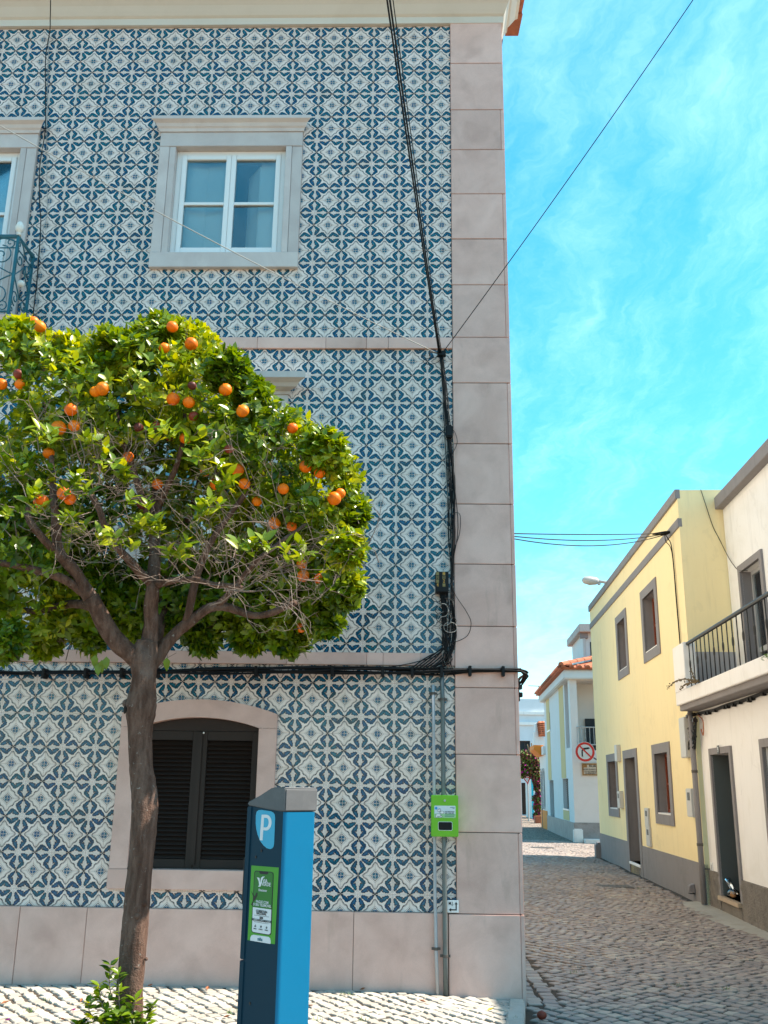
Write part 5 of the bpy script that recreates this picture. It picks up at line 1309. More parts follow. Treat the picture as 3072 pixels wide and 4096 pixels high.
for i, (a, b, c, d) in enumerate(Y_OPEN):
    door = i == 1; w_ = .215; fr = MB(FY)
    top = d + (.17 if not door else .17); bot = c - (.17 if not door else .19)
    nm = 'door' if door else 'window'
    fr.box(a - w_ + .01, a, -.02, .022, bot if not door else -.1, top).box(b, b + w_ - .01, -.02, .022, bot if not door else -.1, top).box(a, b, -.02, .0215, d, top)
    if not door: fr.box(a, b, -.02, .0215, bot, c)
    w = fr.build(nm, M_GREYTRIM, yh)
    if door:
        MB(FY).box(a, b, -.285, -.25, c, d).build('door_leaf', M_DARKDOOR, w, bevel=.004)
        for k in range(3): MB(FY).box(a + .12, b - .12, -.25, -.242, c + .15 + k * .64, c + .65 + k * .64).build('door_panel', M_DARKDOOR, w, bevel=.003)
        MB(FY).box(a - .01, b + .01, -.28, .035, c - .05, c).build('doorstep', M_WHITEWALL, w, bevel=.004)
        MB(FY).box(a, b, -.28, .0, -.1, c - .051).build('step_riser', M_GREYTRIM, w)
        p = Vector(FY(a + .07, -.20, 1.67))
        place_text('number', '7A', .13, M_PRINT, w, tuple(Vector(FY(a + .42, -.236, 1.86))), tuple(-DV), (0, 0, 1))
    else:
        st = .06; sash = MB(FY)
        for x0, x1 in ((a, (a + b) / 2 - .002), ((a + b) / 2 + .002, b)):
            sash.box(x0, x0 + st, -.22, -.17, c + .03, d).box(x1 - st, x1, -.22, -.17, c + .03, d).box(x0 + st, x1 - st, -.219, -.171, c + .03, c + .09).box(x0 + st, x1 - st, -.219, -.171, d - .06, d).box(x0 + st, x1 - st, -.215, -.175, (c + d) / 2 - .02, (c + d) / 2 + .02)
        so = sash.build('sash', M_REDWOOD, w, bevel=.004)
        for x0, x1 in ((a, (a + b) / 2), ((a + b) / 2, b)):
            for z0, z1 in ((c + .09, (c + d) / 2 - .02), ((c + d) / 2 + .02, d - .06)):
                MB(FY).box(x0 + st, x1 - st, -.198, -.194, z0, z1).build('pane', M_GLASS, so)
        MB(FY).box(a + .001, b - .001, -.165, .012, c, c + .025).build('sill', M_WHITEWALL, w, bevel=.004)
        MB(FY).box(a - .02, b + .02, -.60, -.58, c - .1, d + .1).build('dark_interior', M_DARKROOM, w)
# gable end above the white house carries a grey dado, its colour lightened to stand for bounced light; thin cable runs down it
MB(FY).box(S0 - .006, S0 + .01, -2.5, -.02, 2.8, 3.72).build('gable_dado', wear('bounce_lit_grey_paint', (.40, .365, .36), .85, .08, 2, 60, .15), yh)

def wall_box(name, lab, cat, s, o, h, w, ht, d, F, mat=M_GREYBOX, window=True, group=None):
    t_ = thing(name, lab, cat, F(s, o, h - ht / 2), group)
    MB(F).box(s - w / 2, s + w / 2, o, o + d, h - ht / 2, h + ht / 2).build('case', mat, t_, bevel=.006)
    MB(F).box(s - w / 2 + .012, s + w / 2 - .012, o + d - .001, o + d + .006, h - ht / 2 + .012, h + ht / 2 - .012).build('lid', mat, t_, bevel=.003)
    if window: MB(F).box(s - w * .22, s + w * .22, o + d + .0055, o + d + .009, h + ht * .08, h + ht * .36).build('viewing_window', M_DARKDOOR, t_)
    return t_
def yspot(px): return unframe(YO, on_plane(px, OUT, YO))
for px_, w, ht, d, lab, win in ((c8(1192, 505), .36, .42, .10, 'pale grey meter box between the downpipe and the large yellow house window', True), (c8(882, 603), .38, .36, .03, 'upper of two flush meter boxes between door and large window', True), (c8(892, 725), .38, .36, .03, 'lower of two flush meter boxes between door and large window', True), (c8(714, 485), .34, .36, .08, 'narrow grey meter box between the small window and the door', True), (c8(695, 183), .34, .36, .08, 'plain white box above the narrow meter box near the door top', False)):
    s, _o, h = yspot(px_); wall_box('meter_box', lab, 'meter box', s, 0.001, h, w, ht, d, FY, window=win)
s, _o, h = yspot(c7(1148, 1705)); wall_box('cable_box', 'white cable cabinet under the balcony end with black wires hanging over it', 'cable box', s, .001, h, .38, .62, .10, FY, M_GREYBOX, False)
pv = thing('vent_cowl', 'small grey vent hood low on the grey dado of the yellow house', 'vent', FY(*yspot(c8(1187, 1065))))
s, _o, h = yspot(c8(1187, 1065)); MB(FY).prism([(0.015, h - .06), (.11, h - .03), (.10, h + .05), (0.015, h + .08)], 'x', s - .07, s + .07).build('hood', M_GREYTRIM, pv, bevel=.01)
MB(FY).box(s - .05, s + .05, .0155, .10, h - .07, h - .062).build('grille', M_BLACKHOLE, pv)
# downpipe at the party wall
dp = thing('downpipe', 'grey downpipe at the joint between the yellow and white houses', 'pipe', FY(.03, .06, 0))
MB(FY).tube([(.03, .065, 3.0), (.03, .065, .9), (.03, .065, .02)], .042, 12).build('pipe', M_GREYTRIM, dp, smooth=True)
for h in (.85, 1.9, 2.75): MB(FY).tube([(.03, .065, h - .02), (.03, .065, h + .02)], .048, 12).build('clip', M_STEEL, dp)
MB(FY).box(.02, .04, -.06, .03, .5, .52).build('pipe_bracket', M_STEEL, dp)

# street lamp on the roof edge
lp = thing('street_lamp', 'grey flat street lamp head on an arm above the yellow house coping', 'street lamp', tuple(at_y(c7(610, 697), 14.45)))
a, b, c = at_y(c7(452, 680), 14.45), at_y(c7(560, 690), 14.45), at_y(c7(625, 700), 14.45)
M_LAMP = wear('grey_lamp_housing', (.40, .39, .38), .45, .06, 4, 60, .03)
MB().tube([tuple(a + Vector((0, 0, .0))), tuple(a.lerp(b, .12) + Vector((0, 0, -.005))), tuple(a.lerp(b, .45) + Vector((0, 0, -.01))), tuple(a.lerp(b, .85)), tuple(b)], [.03, .085, .11, .09, .05], 12).build('lamp_head', M_LAMP, lp, smooth=True)
MB().tube([tuple(b), tuple(c), tuple(c + Vector((.35, 0, -.03))), tuple(c + Vector((.55, 0, -.35)))], .035, 10).build('arm', M_LAMP, lp, smooth=True)
MB().box(b.x - .03, b.x + .04, b.y - .03, b.y + .03, b.z - .09, b.z - .03).build('sensor', M_LAMP, lp, bevel=.008)

# cables strung from the tiled house to the clamp on the yellow house
CL = Vector(FY(.70, .10, 5.81))
sc = thing('span_cables', 'three thin sagging cables strung between the tiled house and the yellow house', 'cables', tuple(CL))
for k, dr in enumerate((.02, .10, .17)):
    st = at_y((2010, 2132 + k * 2), 2.6); st.x = X_CORNER + .005
    MB().tube(sag(tuple(st), tuple(CL + Vector((0, 0, -.01 * k))), dr), .0075, 5).build('cable', M_CABLE, sc, smooth=True)
MB().tube([tuple(CL + Vector((-.22, -.02, -.02))), tuple(CL), tuple(CL + Vector((.10, 0, .03)))], [.015, .04, .02], 8).build('clamp', M_CABLE, sc)
cable(sc, [FY(.72, .10, 5.80), FY(.62, .08, 5.70), FY(.60, .03, 5.5), FY(.55, .025, 4.6), FY(.52, .025, 3.7), FY(.50, .03, 3.4)], .009)
cable(sc, [FY(.74, .10, 5.78), FY(.68, .10, 5.66), FY(.62, .03, 5.45), FY(.58, .025, 4.6), FY(.53, .025, 3.6)], .007)

# ---- white house with the balcony
WO = (4.16, 6.81, 0); FW = frame(WO)
wh = thing('white_house', 'white rendered house with rough plinth, dark door and a railed balcony', 'house', (7, 2.5, 0))
W_OPEN = [(-1.555, -.60, .21, 2.12), (-4.15, -3.02, 1.0, 2.13)]
WE = -9.0
mb = MB(FW).wall_holes(WE, .02, -.1, 2.96, W_OPEN, 0, .30)
mb.face([(WE, 0, -.1), (WE, -6, -.1), (WE, -6, 6.1), (WE, 0, 2.96)]); mb.build('lower_wall', M_WHITEWALL, wh, fix=False)
U_OPEN = [(-1.55, -.60, 2.98, 4.84)]
MB(FW).wall_holes(WE, .09, 2.95, 6.05, U_OPEN, -.66, .25).face([(WE, -.66, 6.05), (.09, -.66, 6.05), (.09, -6, 6.05), (WE, -6, 6.05)]).build('upper_wall', M_WHITEWALL, wh, fix=False)
MB(FW).box(WE, .08, -.70, -.53, 6.035, 6.235).build('roof_fascia', M_GREYTRIM, wh, bevel=.006)
MB(FW).box(WE, .085, -6, -.64, 6.051, 6.21).build('roof_slab', M_GREYTRIM, wh)
for a, b in ((WE, -1.60), (-.56, .012)):
    p = MB(FW); n = max(2, int((b - a) / .09))
    for i in range(n):
        for j in range(6):
            q = []
            for ii, jj in ((i, j), (i + 1, j), (i + 1, j + 1), (i, j + 1)):
                s = a + (b - a) * ii / n; h = -.05 + .55 * jj / 6; q.append((s, .03 + .018 * mnoise.noise(Vector((s * 9, h * 9, 3))), h))
            p.face(q)
    for i in range(n): s = a + (b - a) * i / n; s2 = a + (b - a) * (i + 1) / n; p.face([(s, .03, .50), (s2, .03, .50), (s2, -.01, .505), (s, -.01, .505)])
    p.face([(b, .03, -.05), (b, -.01, -.05), (b, -.01, .5), (b, .03, .5)]); p.build('plinth', M_ROUGH, wh, smooth=True)
def surround(par, name, F, op, w_, pr, o=0.0, mat=M_GREYTRIM, sill=False, inward=-.02):
    a, b, c, d = op; fr = MB(F).box(a - w_, a, o + inward, o + pr, c if not sill else c - w_, d + w_).box(b, b + w_, o + inward, o + pr, c if not sill else c - w_, d + w_).box(a, b, o + inward, o + pr - .001, d, d + w_)
    if sill: fr.box(a, b, o + inward, o + pr - .001, c - w_, c)
    return fr.build(name, mat, par)
a, b, c, d = W_OPEN[0]
dr = surround(wh, 'front_door', FW, W_OPEN[0], .09, .03)
MB(FW).box(a, b, -.27, -.23, c, d).build('door_leaf', M_DARKWOOD, dr, bevel=.004)
for k in range(3):
    for x0, x1 in ((a + .08, (a + b) / 2 - .03), ((a + b) / 2 + .03, b - .08)): MB(FW).box(x0, x1, -.23, -.212, c + .12 + k * .60, c + .64 + k * .60).build('door_panel', M_DARKWOOD, dr, bevel=.012)
MB(FW).box((a + b) / 2 - .02, (a + b) / 2 + .02, -.23, -.20, c, d).build('centre_strip', M_DARKWOOD, dr, bevel=.008)
MB(FW).ball(FW((a + b) / 2 - .06, -.19, 1.25), .025, 10, 6) if False else None
MB().ball(FW((a + b) / 2 - .06, -.19, 1.22), .024, 10, 6).build('door_knob', M_STEEL, dr, smooth=True)
MB(FW).box(a - .03, b + .03, -.28, .075, c - .055, c).build('doorstep', wear('tan_marble_step', (.45, .33, .22), .5, .12, 4, 60, .05), dr, bevel=.006)
MB(FW).box(a - .02, b + .02, -.28, .028, -.1, c - .056).build('step_riser', M_ROUGH, dr)
for x0, x1 in ((a - .0005, a + .012), (b - .012, b + .0005)): MB(FW).box(x0, x1, -.228, -.001, c + .001, d - .001).build('grey_reveal', wear('slate_reveal', (.085, .10, .10), .7, .12, 2, 50, .05), dr)
np_ = MB(FW).box((a + b) / 2 - .05, (a + b) / 2 + .05, .0305, .038, d + .0, d + .115).build('number_plate', M_DARKDOOR, dr)
place_text('number', '9', .10, M_WHITE, np_, FW((a + b) / 2, .0392, d + .057), tuple(-DV), (0, 0, 1))
wn = surround(wh, 'window', FW, W_OPEN[1], .10, .03, sill=True)
a, b, c, d = W_OPEN[1]
MB(FW).box(a, b, -.24, -.20, c, d).build('shutter', M_DARKWOOD, wn, bevel=.004)
for k in range(8): MB(FW).box(a + .06, b - .06, -.20, -.19, c + .08 + k * .13, c + .17 + k * .13).build('slat', M_DARKWOOD, wn)
ud = surround(wh, 'balcony_door', FW, U_OPEN[0], .105, .035, -.66)
a, b, c, d = U_OPEN[0]
fr = MB(FW); fr.box(a, a + .06, -.85, -.79, c, d).box(b - .06, b, -.85, -.79, c, d).box(a + .06, b - .06, -.85, -.79, d - .06, d).box(a + .06, b - .06, -.85, -.79, c, c + .08).box(a + .06, b - .06, -.845, -.795, c + .62, c + .70).box((a + b) / 2 - .03, (a + b) / 2 + .03, -.845, -.792, c + .08, d - .06)
so = fr.build('door_frame', wear('grey_aluminium', (.42, .42, .42), .4, .05, 3, 60, .03), ud, bevel=.004)
for x0, x1 in ((a + .06, (a + b) / 2 - .03), ((a + b) / 2 + .03, b - .06)): MB(FW).box(x0, x1, -.822, -.818, c + .08, d - .06).build('pane', M_GLASS, so)
MB(FW).box(a, b, -1.0, -.98, c, d).build('curtain', M_INNER, ud)
for x0, x1 in ((a - .0005, a + .01), (b - .01, b + .0005)): MB(FW).box(x0, x1, -.86, -.662, c + .001, d - .001).build('grey_reveal', M_GREYTRIM, ud)
# balcony: slab, low parapet, end pier, iron rail
def wspot(px, o): return unframe(WO, on_plane(px, OUT, Vector(FW(0, o, 0))))
bo_ = MB(FW).box(WE, .03, -.64, .27, 2.79, 2.935).build('balcony', M_GREYTRIM, wh, bevel=.006)
OF = .315
ctop = wspot(c7(1300, 1312), OF)[2]; ptop = wspot(c7(1040, 1125), OF)[2]; pend = wspot(c7(1108, 1110), OF)[0]
MB(FW).box(WE, .05, .18, OF, 2.87, ctop).build('parapet', M_WHITEWALL, bo_, bevel=.008)
MB(FW).box(pend, .052, .14, OF + .002, ctop - .01, ptop).build('end_pier', M_WHITEWALL, bo_, bevel=.010)
MB(FW).box(WE, .03, -.64, .18, 2.936, 2.96).build('floor', M_GREYTRIM, bo_)
OR = .25; r0 = wspot(c7(1112, 1106), OR); r1 = wspot(c7(1640, 790), OR); zr = (r0[2] + r1[2]) / 2
MB(FW).tube([(pend + .02, OR, zr), (WE, OR, zr)], .028, 8).build('rail', M_IRON_BLACK, bo_)
b0, b1 = wspot((2600 + 262 * .5907, 2150 + 725 * .5907), OR)[0], wspot((2600 + 773 * .5907, 2150 + 400 * .5907), OR)[0]
stp = (b1 - b0) / 16; k = 0
while b0 + k * stp > -6.0:
    s = b0 + k * stp; MB(FW).tube([(s, OR, ctop - .01), (s, OR, zr)], .0085, 6).build('baluster', M_IRON_BLACK, bo_, smooth=True)
    if k % 2 == 0:
        P = [(s + .030 * math.cos(2 * math.pi * i / 16), OR, (ctop + zr) / 2 + .02 + .062 * math.sin(2 * math.pi * i / 16)) for i in range(17)]
        MB(FW).tube(P, .007, 5, caps=False).build('baluster_ring', M_IRON_BLACK, bo_, smooth=True)
    k += 1
# dry plant trailing over the parapet
pl = thing('dry_succulent', 'withered brown succulent stems trailing over the end of the white balcony', 'plant', FW(pend - .1, .22, ctop))
M_STEM = wear('withered_stem', (.14, .10, .05), .8, .4, 10, 60, .3)
yk = 6.75
for q in ([(1200, 1335), (1165, 1335), (1120, 1325), (1060, 1340), (1005, 1385)], [(1195, 1345), (1150, 1350), (1115, 1365), (1095, 1390)], [(1205, 1340), (1180, 1320), (1160, 1260)]):
    P = [on_plane(c7(*p), OUT, Vector(FW(0, OF + .03 + .02 * i, 0))) for i, p in enumerate(q)]; S_ = spline(P, 6); mb = MB().tube(S_, [.016 - .010 * i / len(S_) for i in range(len(S_))], 6, jitter=.5)
    for p in S_:
        for _ in range(2): mb.ball(tuple(p + Vector((random.gauss(0, .014), random.gauss(0, .014), random.gauss(0, .014)))), random.uniform(.006, .012), 6, 4)
    mb.build('stem', M_STEM, pl, smooth=True)
pb = thing('green_sprig', 'small sprig of green leaves poking over the white balcony parapet', 'plant', tuple(on_plane(c7(1650, 1180), OUT, Vector(FW(0, OF, 0)))))
mb = MB()
for k in range(16):
    p = on_plane(c7(1640 + random.uniform(-22, 30), 1165 + random.uniform(-40, 40)), OUT, Vector(FW(0, OF + .05, 0))); q = Vector((random.gauss(0, 1), random.gauss(0, 1), random.gauss(0, 1))).normalized() * .022; r = q.orthogonal().normalized() * .011
    mb.face([tuple(p - q), tuple(p + r), tuple(p + q), tuple(p - r)])
mb.build('leaves', M_WEED, pb)
# cable run under the balcony and the knot of wires by the downpipe
ub = thing('balcony_cable_run', 'brown cables clipped along the white wall just under the balcony', 'cables', FW(-1.5, .03, 2.6))
def wline(px, o=.03): return tuple(on_plane(px, OUT, Vector(FW(0, o, 0))))
P = [wline(c7(*p)) for p in ((1195, 1560), (1240, 1548), (1320, 1530), (1400, 1500), (1480, 1478), (1560, 1450), (1659, 1412), (1760, 1372))]
for k in range(3): cable(ub, [tuple(Vector(p) + Vector((-.01 * k, 0, .012 * k))) for p in P], .009)
for i in range(12):
    p = spline(P, 4)[min(i * 2 + 2 + random.choice((0, 0, 1)), 27)]; MB().box(p.x - .03, p.x + .02, p.y - .03, p.y + .03, p.z - random.uniform(.015, .035), p.z + .02).build('clip', M_CABLE, ub, bevel=.004)
wk = thing('wire_knot', 'dark knot of wires and old clamps hanging beside the downpipe', 'cables', FW(.15, .08, 1.9))
for k in range(12):
    q = c7(1165 + random.uniform(-22, 30), 1555 + k * 13); p = Vector(on_plane(q, OUT, Vector(FW(0, .09, 0)))); s_ = random.uniform(.02, .045)
    MB().box(p.x - s_, p.x + s_, p.y - s_, p.y + s_, p.z - s_ * .8, p.z + s_ * .8).build('clamp', [M_CABLE, M_DARKWOOD][k % 2], wk, bevel=.008)
for k in range(7):
    P = [wline(c7(1190, 1570), .1)] + [wline(c7(1165 + random.uniform(-22, 26), 1610 + j * 42 + random.uniform(-10, 10)), .10 + random.uniform(-.03, .03)) for j in range(5)] + [wline(c7(1195, 1600), .1)]
    cable(wk, P, .007)
cable(wk, [wline(c7(1205, 1560), .06), wline(c7(1235, 1590), .05), wline(c7(1240, 1650), .05), wline(c7(1238, 1690), .05), wline(c7(1225, 1650), .05)], .008, mat=M_TERRA)
gc = thing('gable_cable', 'thin cable slanting down the yellow gable to the upper white door', 'cable', FW(0, -.5, 5.2))
cable(gc, [at_y(c7(*p), 6.90) for p in ((1222, 95), (1250, 180), (1300, 330), (1345, 420))] + [tuple(on_plane(c7(*p), OUT, Vector(FW(0, -.63, 0)))) for p in ((1400, 530), (1440, 590), (1470, 618), (1525, 622))], .006)
bag = thing('plastic_bag', 'clear plastic bag of bread left on the white house doorstep', 'bag', FW(-1.0, -.05, .21))
M_BAG = glass_material('clear_plastic', (.93, .95, .96), .15); M_BREAD = wear('bread_crust', (.42, .20, .08), .7, .25, 12, 50, .2)
bc = on_plane(c8(1435, 1105), OUT, Vector(FW(0, -.06, 0)))
for dx in (-.05, .04): MB().ball((bc.x + dx * .3, bc.y + dx, .252), .045, 10, 7, (1, 1.2, .8)).build('bread_roll', M_BREAD, bag, smooth=True)
mb = MB().ball((bc.x, bc.y + .01, .272), .10, 14, 9, (.75, 1.15, .58)); mb.tube([(bc.x, bc.y + .05, .31), (bc.x, bc.y + .12, .37), (bc.x, bc.y + .20, .42)], [.05, .025, .05], 9)
mb.v = [tuple(Vector(v_) + Vector((mnoise.noise(Vector(v_) * 22), mnoise.noise(Vector(v_) * 22 + Vector((5, 0, 0))), mnoise.noise(Vector(v_) * 22 + Vector((0, 5, 0))))) * .012) for v_ in mb.v]
mb.build('bag_film', M_BAG, bag, smooth=True)
ms = thing('small_street_sign', 'tiny white marker plate low on the white house by the downpipe', 'sign', FW(-.15, .0, .55))
p = unframe(WO, on_plane(c8(1297, 930), OUT, WO)); MB(FW).box(p[0] - .06, p[0] + .06, .001, .012, p[2] - .08, p[2] + .08).build('plate', M_WHITE, ms, bevel=.002)
MB(FW).box(p[0] - .03, p[0] - .015, .0121, .014, p[2] - .05, p[2] + .05).build('arrow_line', M_PRINT, ms); MB(FW).box(p[0] - .0149, p[0] + .035, .0121, .014, p[2] - .05, p[2] - .033).build('arrow_line', M_PRINT, ms)

# ------------------------------------------------------------------ far side of the cross street
QO = at_z(c8(410, 758), 0.0); QO.z = 0; FQ = frame(QO)
M_PALEBLUE = wear('blue_white_render', (.70, .735, .74), .85, .04, .8, 60, .12, stain=(.60, .60, .57), stain_amt=.3)
M_PINKW = wear('pinkish_white_render', (.72, .66, .62), .85, .05, .8, 60, .12, stain=(.60, .52, .46), stain_amt=.3)
M_STRIPE = wear('ochre_stripe_paint', (.66, .53, .27), .85, .06, 1, 60, .1); M_GREYMARB = wear('grey_marble_plinth', (.30, .28, .27), .6, .35, 2.5, 30, .1, stain=(.18, .16, .15), stain_amt=.7)
def qs(px): return unframe(QO, on_plane(px, OUT, QO))             # on the street side
def qf(px): return unframe(QO, on_plane(px, DV, QO))              # on the side facing us
bh = thing('striped_house', 'white house with ochre stripes, clay roof and a recessed corner balcony', 'house', (9, 29, 0))
HE = 5.22; SE = 9.3
lg0, lg1 = qf(zw(415, 120)), qf(zw(415, 555))
LG = (-6.0 + .0, lg0[1], 2.85, lg0[2])                              # loggia opening in (o, h) on the facing side
xfF = lambda u, o, h: FQ(-o, u, h)                                  # sheet facing us: u along o axis, outwards is -s
rec = [qs(zw(*p)) for p in ((345, 128), (360, 128), (362, 580), (378, 575))]
slot = (qs(zw(366, 400))[0], qs(zw(341, 400))[0], qs(zw(372, 575))[2], qs(zw(350, 130))[2])
dor = (qs(zw(265, 950))[0], qs(zw(238, 950))[0], .12, qs(zw(250, 797))[2]); win = (qs(zw(363, 890))[0], qs(zw(326, 890))[0], qs(zw(345, 988))[2], qs(zw(345, 786))[2]); smw = (qs(zw(238, 400))[0], qs(zw(218, 400))[0], qs(zw(228, 460))[2], qs(zw(228, 342))[2])
HO = [tuple(q) for q in (slot, dor, win, smw)]
mb = MB(FQ).wall_holes(0, SE, -.05, HE, HO, 0, .25); mb.face([(SE, 0, -.05), (SE, -7, -.05), (SE, -7, HE), (SE, 0, HE)]); mb.build('street_wall', M_PALEBLUE, bh, fix=False)
MB(xfF).wall_holes(-7, 0, -.05, HE, [(-5.5, lg0[1], 2.9, lg0[2])], 0, 1.3).build('front_wall', M_PINKW, bh, fix=False)
MB(FQ).box(1.3, 1.32, -5.5, lg0[1], 2.9, lg0[2]).build('loggia_back', M_PINKW, bh)
MB(FQ).box(.0, 1.3, -5.5, lg0[1], 2.88, 2.9).build('loggia_floor', M_GREYTRIM, bh)
MB(FQ).box(1.22, 1.3, -2.6, lg0[1] - .4, 2.95, 4.0).build('loggia_window', M_DARKROOM, bh)
pq = qf(zw(405, 1085))[2]
MB(FQ).box(.0, SE, -.02, .03, -.05, pq).build('plinth', M_GREYMARB, bh, bevel=.005)
MB(FQ).box(-.03, .0, -7, .03, -.05, pq + .01).build('front_plinth', M_GREYMARB, bh, bevel=.005)
MB(FQ).box(-.45, -.03, -7, -.25, -.05, .10).build('step', M_WHITEWALL, bh, bevel=.01)
MB(FQ).box(-.10, .12, -.24, .06, -.05, .40).build('corner_guard_stone', M_WHITEWALL, bh, bevel=.03)
for a_, b_, z0, z1 in ((qs(zw(325, 200))[0], qs(zw(296, 200))[0], win[3] + .02, HE), (qs(zw(232, 300))[0], qs(zw(212, 300))[0], dor[3] + .02, HE - .02)):
    MB(FQ).box(a_, b_, -.01, .012, z0, z1).build('stripe', M_STRIPE, bh)
MB(FQ).box(win[0], win[1] + .1, -.01, .012, pq + .02, win[2] - .06).build('stripe', M_STRIPE, bh)
for q, nm in ((slot, 'slot_window'), (dor, 'door'), (win, 'window'), (smw, 'small_window')):
    w = MB(FQ).box(q[0], q[1], -.20, -.15, q[2], q[3]).build(nm, M_DARKDOOR if nm != 'slot_window' else M_GREYTRIM, bh)
    if nm in ('window', 'small_window'):
        MB(FQ).box(q[0] - .03, q[1] + .03, -.1, .03, q[2] - .06, q[2]).build('sill', M_WHITEPAINT, w)
        MB(FQ).box(q[0] + .02, (q[0] + q[1]) / 2, -.15, -.11, q[2] + .02, q[3] - .02).build('shutter', M_GREYBOX, w)
        for k in range(14): z = q[2] + .03 + (q[3] - q[2] - .06) * k / 14; MB(FQ).box((q[0] + q[1]) / 2, q[1], -.15, -.12, z, z + .02).build('slat', M_GREYTRIM, w)
MB(FQ).box(-.22, SE + .1, -7, .20, HE, HE + .30).build('cornice', M_PALEBLUE, bh, bevel=.03)
rf = MB(FQ).box(-.34, SE + .1, -7, .33, HE + .3005, HE + .36)
rfo = rf.build('roof', M_TERRA, bh)
def barrel(F, p0, p1, r, name, par, mat=M_TERRA, n=7):
    """One half-round clay tile lying from p0 to p1."""
    p0, p1 = Vector(p0), Vector(p1); t = (p1 - p0).normalized(); sd = t.cross(Vector((0, 0, 1))).normalized(); up = sd.cross(t); mb = MB()
    R = [[tuple(p + sd * (rr * math.cos(math.pi * i / (n - 1))) + up * (rr * math.sin(math.pi * i / (n - 1)))) for i in range(n)] for p, rr in ((p0, r), (p1, r * .86))]
    for i in range(n - 1): mb.face([R[0][i], R[0][i + 1], R[1][i + 1], R[1][i]])
    for q in R: mb.face(q)
    mb.face([R[0][0], R[0][-1], R[1][-1], R[1][0]]); return mb.build(name, mat, par)
for k in range(36): s = -.25 + k * .27; barrel(FQ, FQ(s, .40, HE + .345), FQ(s, -.10, HE + .46), .085, 'roof_tile', rfo)
for k in range(22): o_ = .22 - k * .27; barrel(FQ, FQ(-.42, o_, HE + .345), FQ(.10, o_, HE + .46), .085, 'roof_tile', rfo)
for k in range(14): barrel(FQ, FQ(-.40 + k * .40 * .7, .30 - k * .40 * .7, HE + .42 + k * .085), FQ(-.40 + (k + 1.15) * .28, .30 - (k + 1.15) * .28, HE + .42 + (k + 1.2) * .085), .12, 'ridge_tile', rfo)
sl = MB(FQ); hp = 1.1
sl.face([(-.34, .33, HE + .36), (SE, .33, HE + .36), (SE, -3.3, HE + .36 + hp), (3.3, -3.3, HE + .36 + hp)]); sl.face([(-.34, .33, HE + .36), (3.3, -3.3, HE + .36 + hp), (-.34, -7, HE + .36)]); sl.build('roof_slope', M_TERRA, rfo)
rl = MB(FQ); zb0, zb1 = lg1[2], qf(zw(415, 438))[2]
rail = MB(FQ).tube([(-.03, lg0[1] + .06, zb1), (-.03, -5.5, zb1)], .022, 6).tube([(-.03, lg0[1] + .06, zb0), (-.03, -5.5, zb0)], .022, 6).build('balcony_rail', M_LAMP, bh)
for k in range(40): o_ = lg0[1] + .04 - k * .135; MB(FQ).tube([(-.03, o_, zb0), (-.03, o_, zb1)], .011, 5).build('baluster', M_LAMP, rail)
# rooftop tower with flat slab
tw_ = thing('roof_tower', 'white stair tower with a flat weathered slab above the clay roof', 'tower', tuple(FQ(3.5, -2.5, HE)))
Y3 = 27.2
def t3(px): return unframe(QO, on_plane(px, DV, Vector(FQ(2.6, 0, 0))))
def zt(x, y): return (2240 + x * .2363, 2450 + y * .2363)
wl = t3(zt(400, 600)); wr = t3(zt(520, 600)); s_top = t3(zt(300, 215)); s_bot = t3(zt(310, 350))
MB(FQ).box(2.6, 6.0, -5, wl[1], HE + .3, s_bot[2]).build('wall', M_PALEBLUE, tw_)
MB(FQ).box(2.25, 6.2, -5.2, s_top[1], s_bot[2], s_top[2]).build('slab', wear('weathered_concrete', (.52, .47, .44), .9, .15, 2, 40, .3, stain=(.28, .23, .20), stain_amt=.6), tw_, bevel=.02)
p = t3(zt(400, 385)); MB(FQ).box(2.45, 2.6, p[1] - .14, p[1] + .14, p[2] - .13, p[2] + .10).build('gutter_box', M_GREYTRIM, tw_, bevel=.01)
MB(FQ).tube([(2.52, p[1], p[2] - .1), (2.52, p[1], HE + .5)], .05, 8).build('downpipe', M_GREYBOX, tw_)
MB(FQ).tube([(2.5, p[1] - .1, p[2] + .12), (2.5, p[1] - .3, p[2] + .2), (2.5, p[1] - 2, p[2] + .22)], .05, 6).build('gutter', M_IRON_BLACK, tw_)
q = t3(zt(505, 500)); MB(FQ).box(2.58, 2.599, -4.6, q[1], HE + .6, q[2]).build('window', M_DARKROOM, tw_)
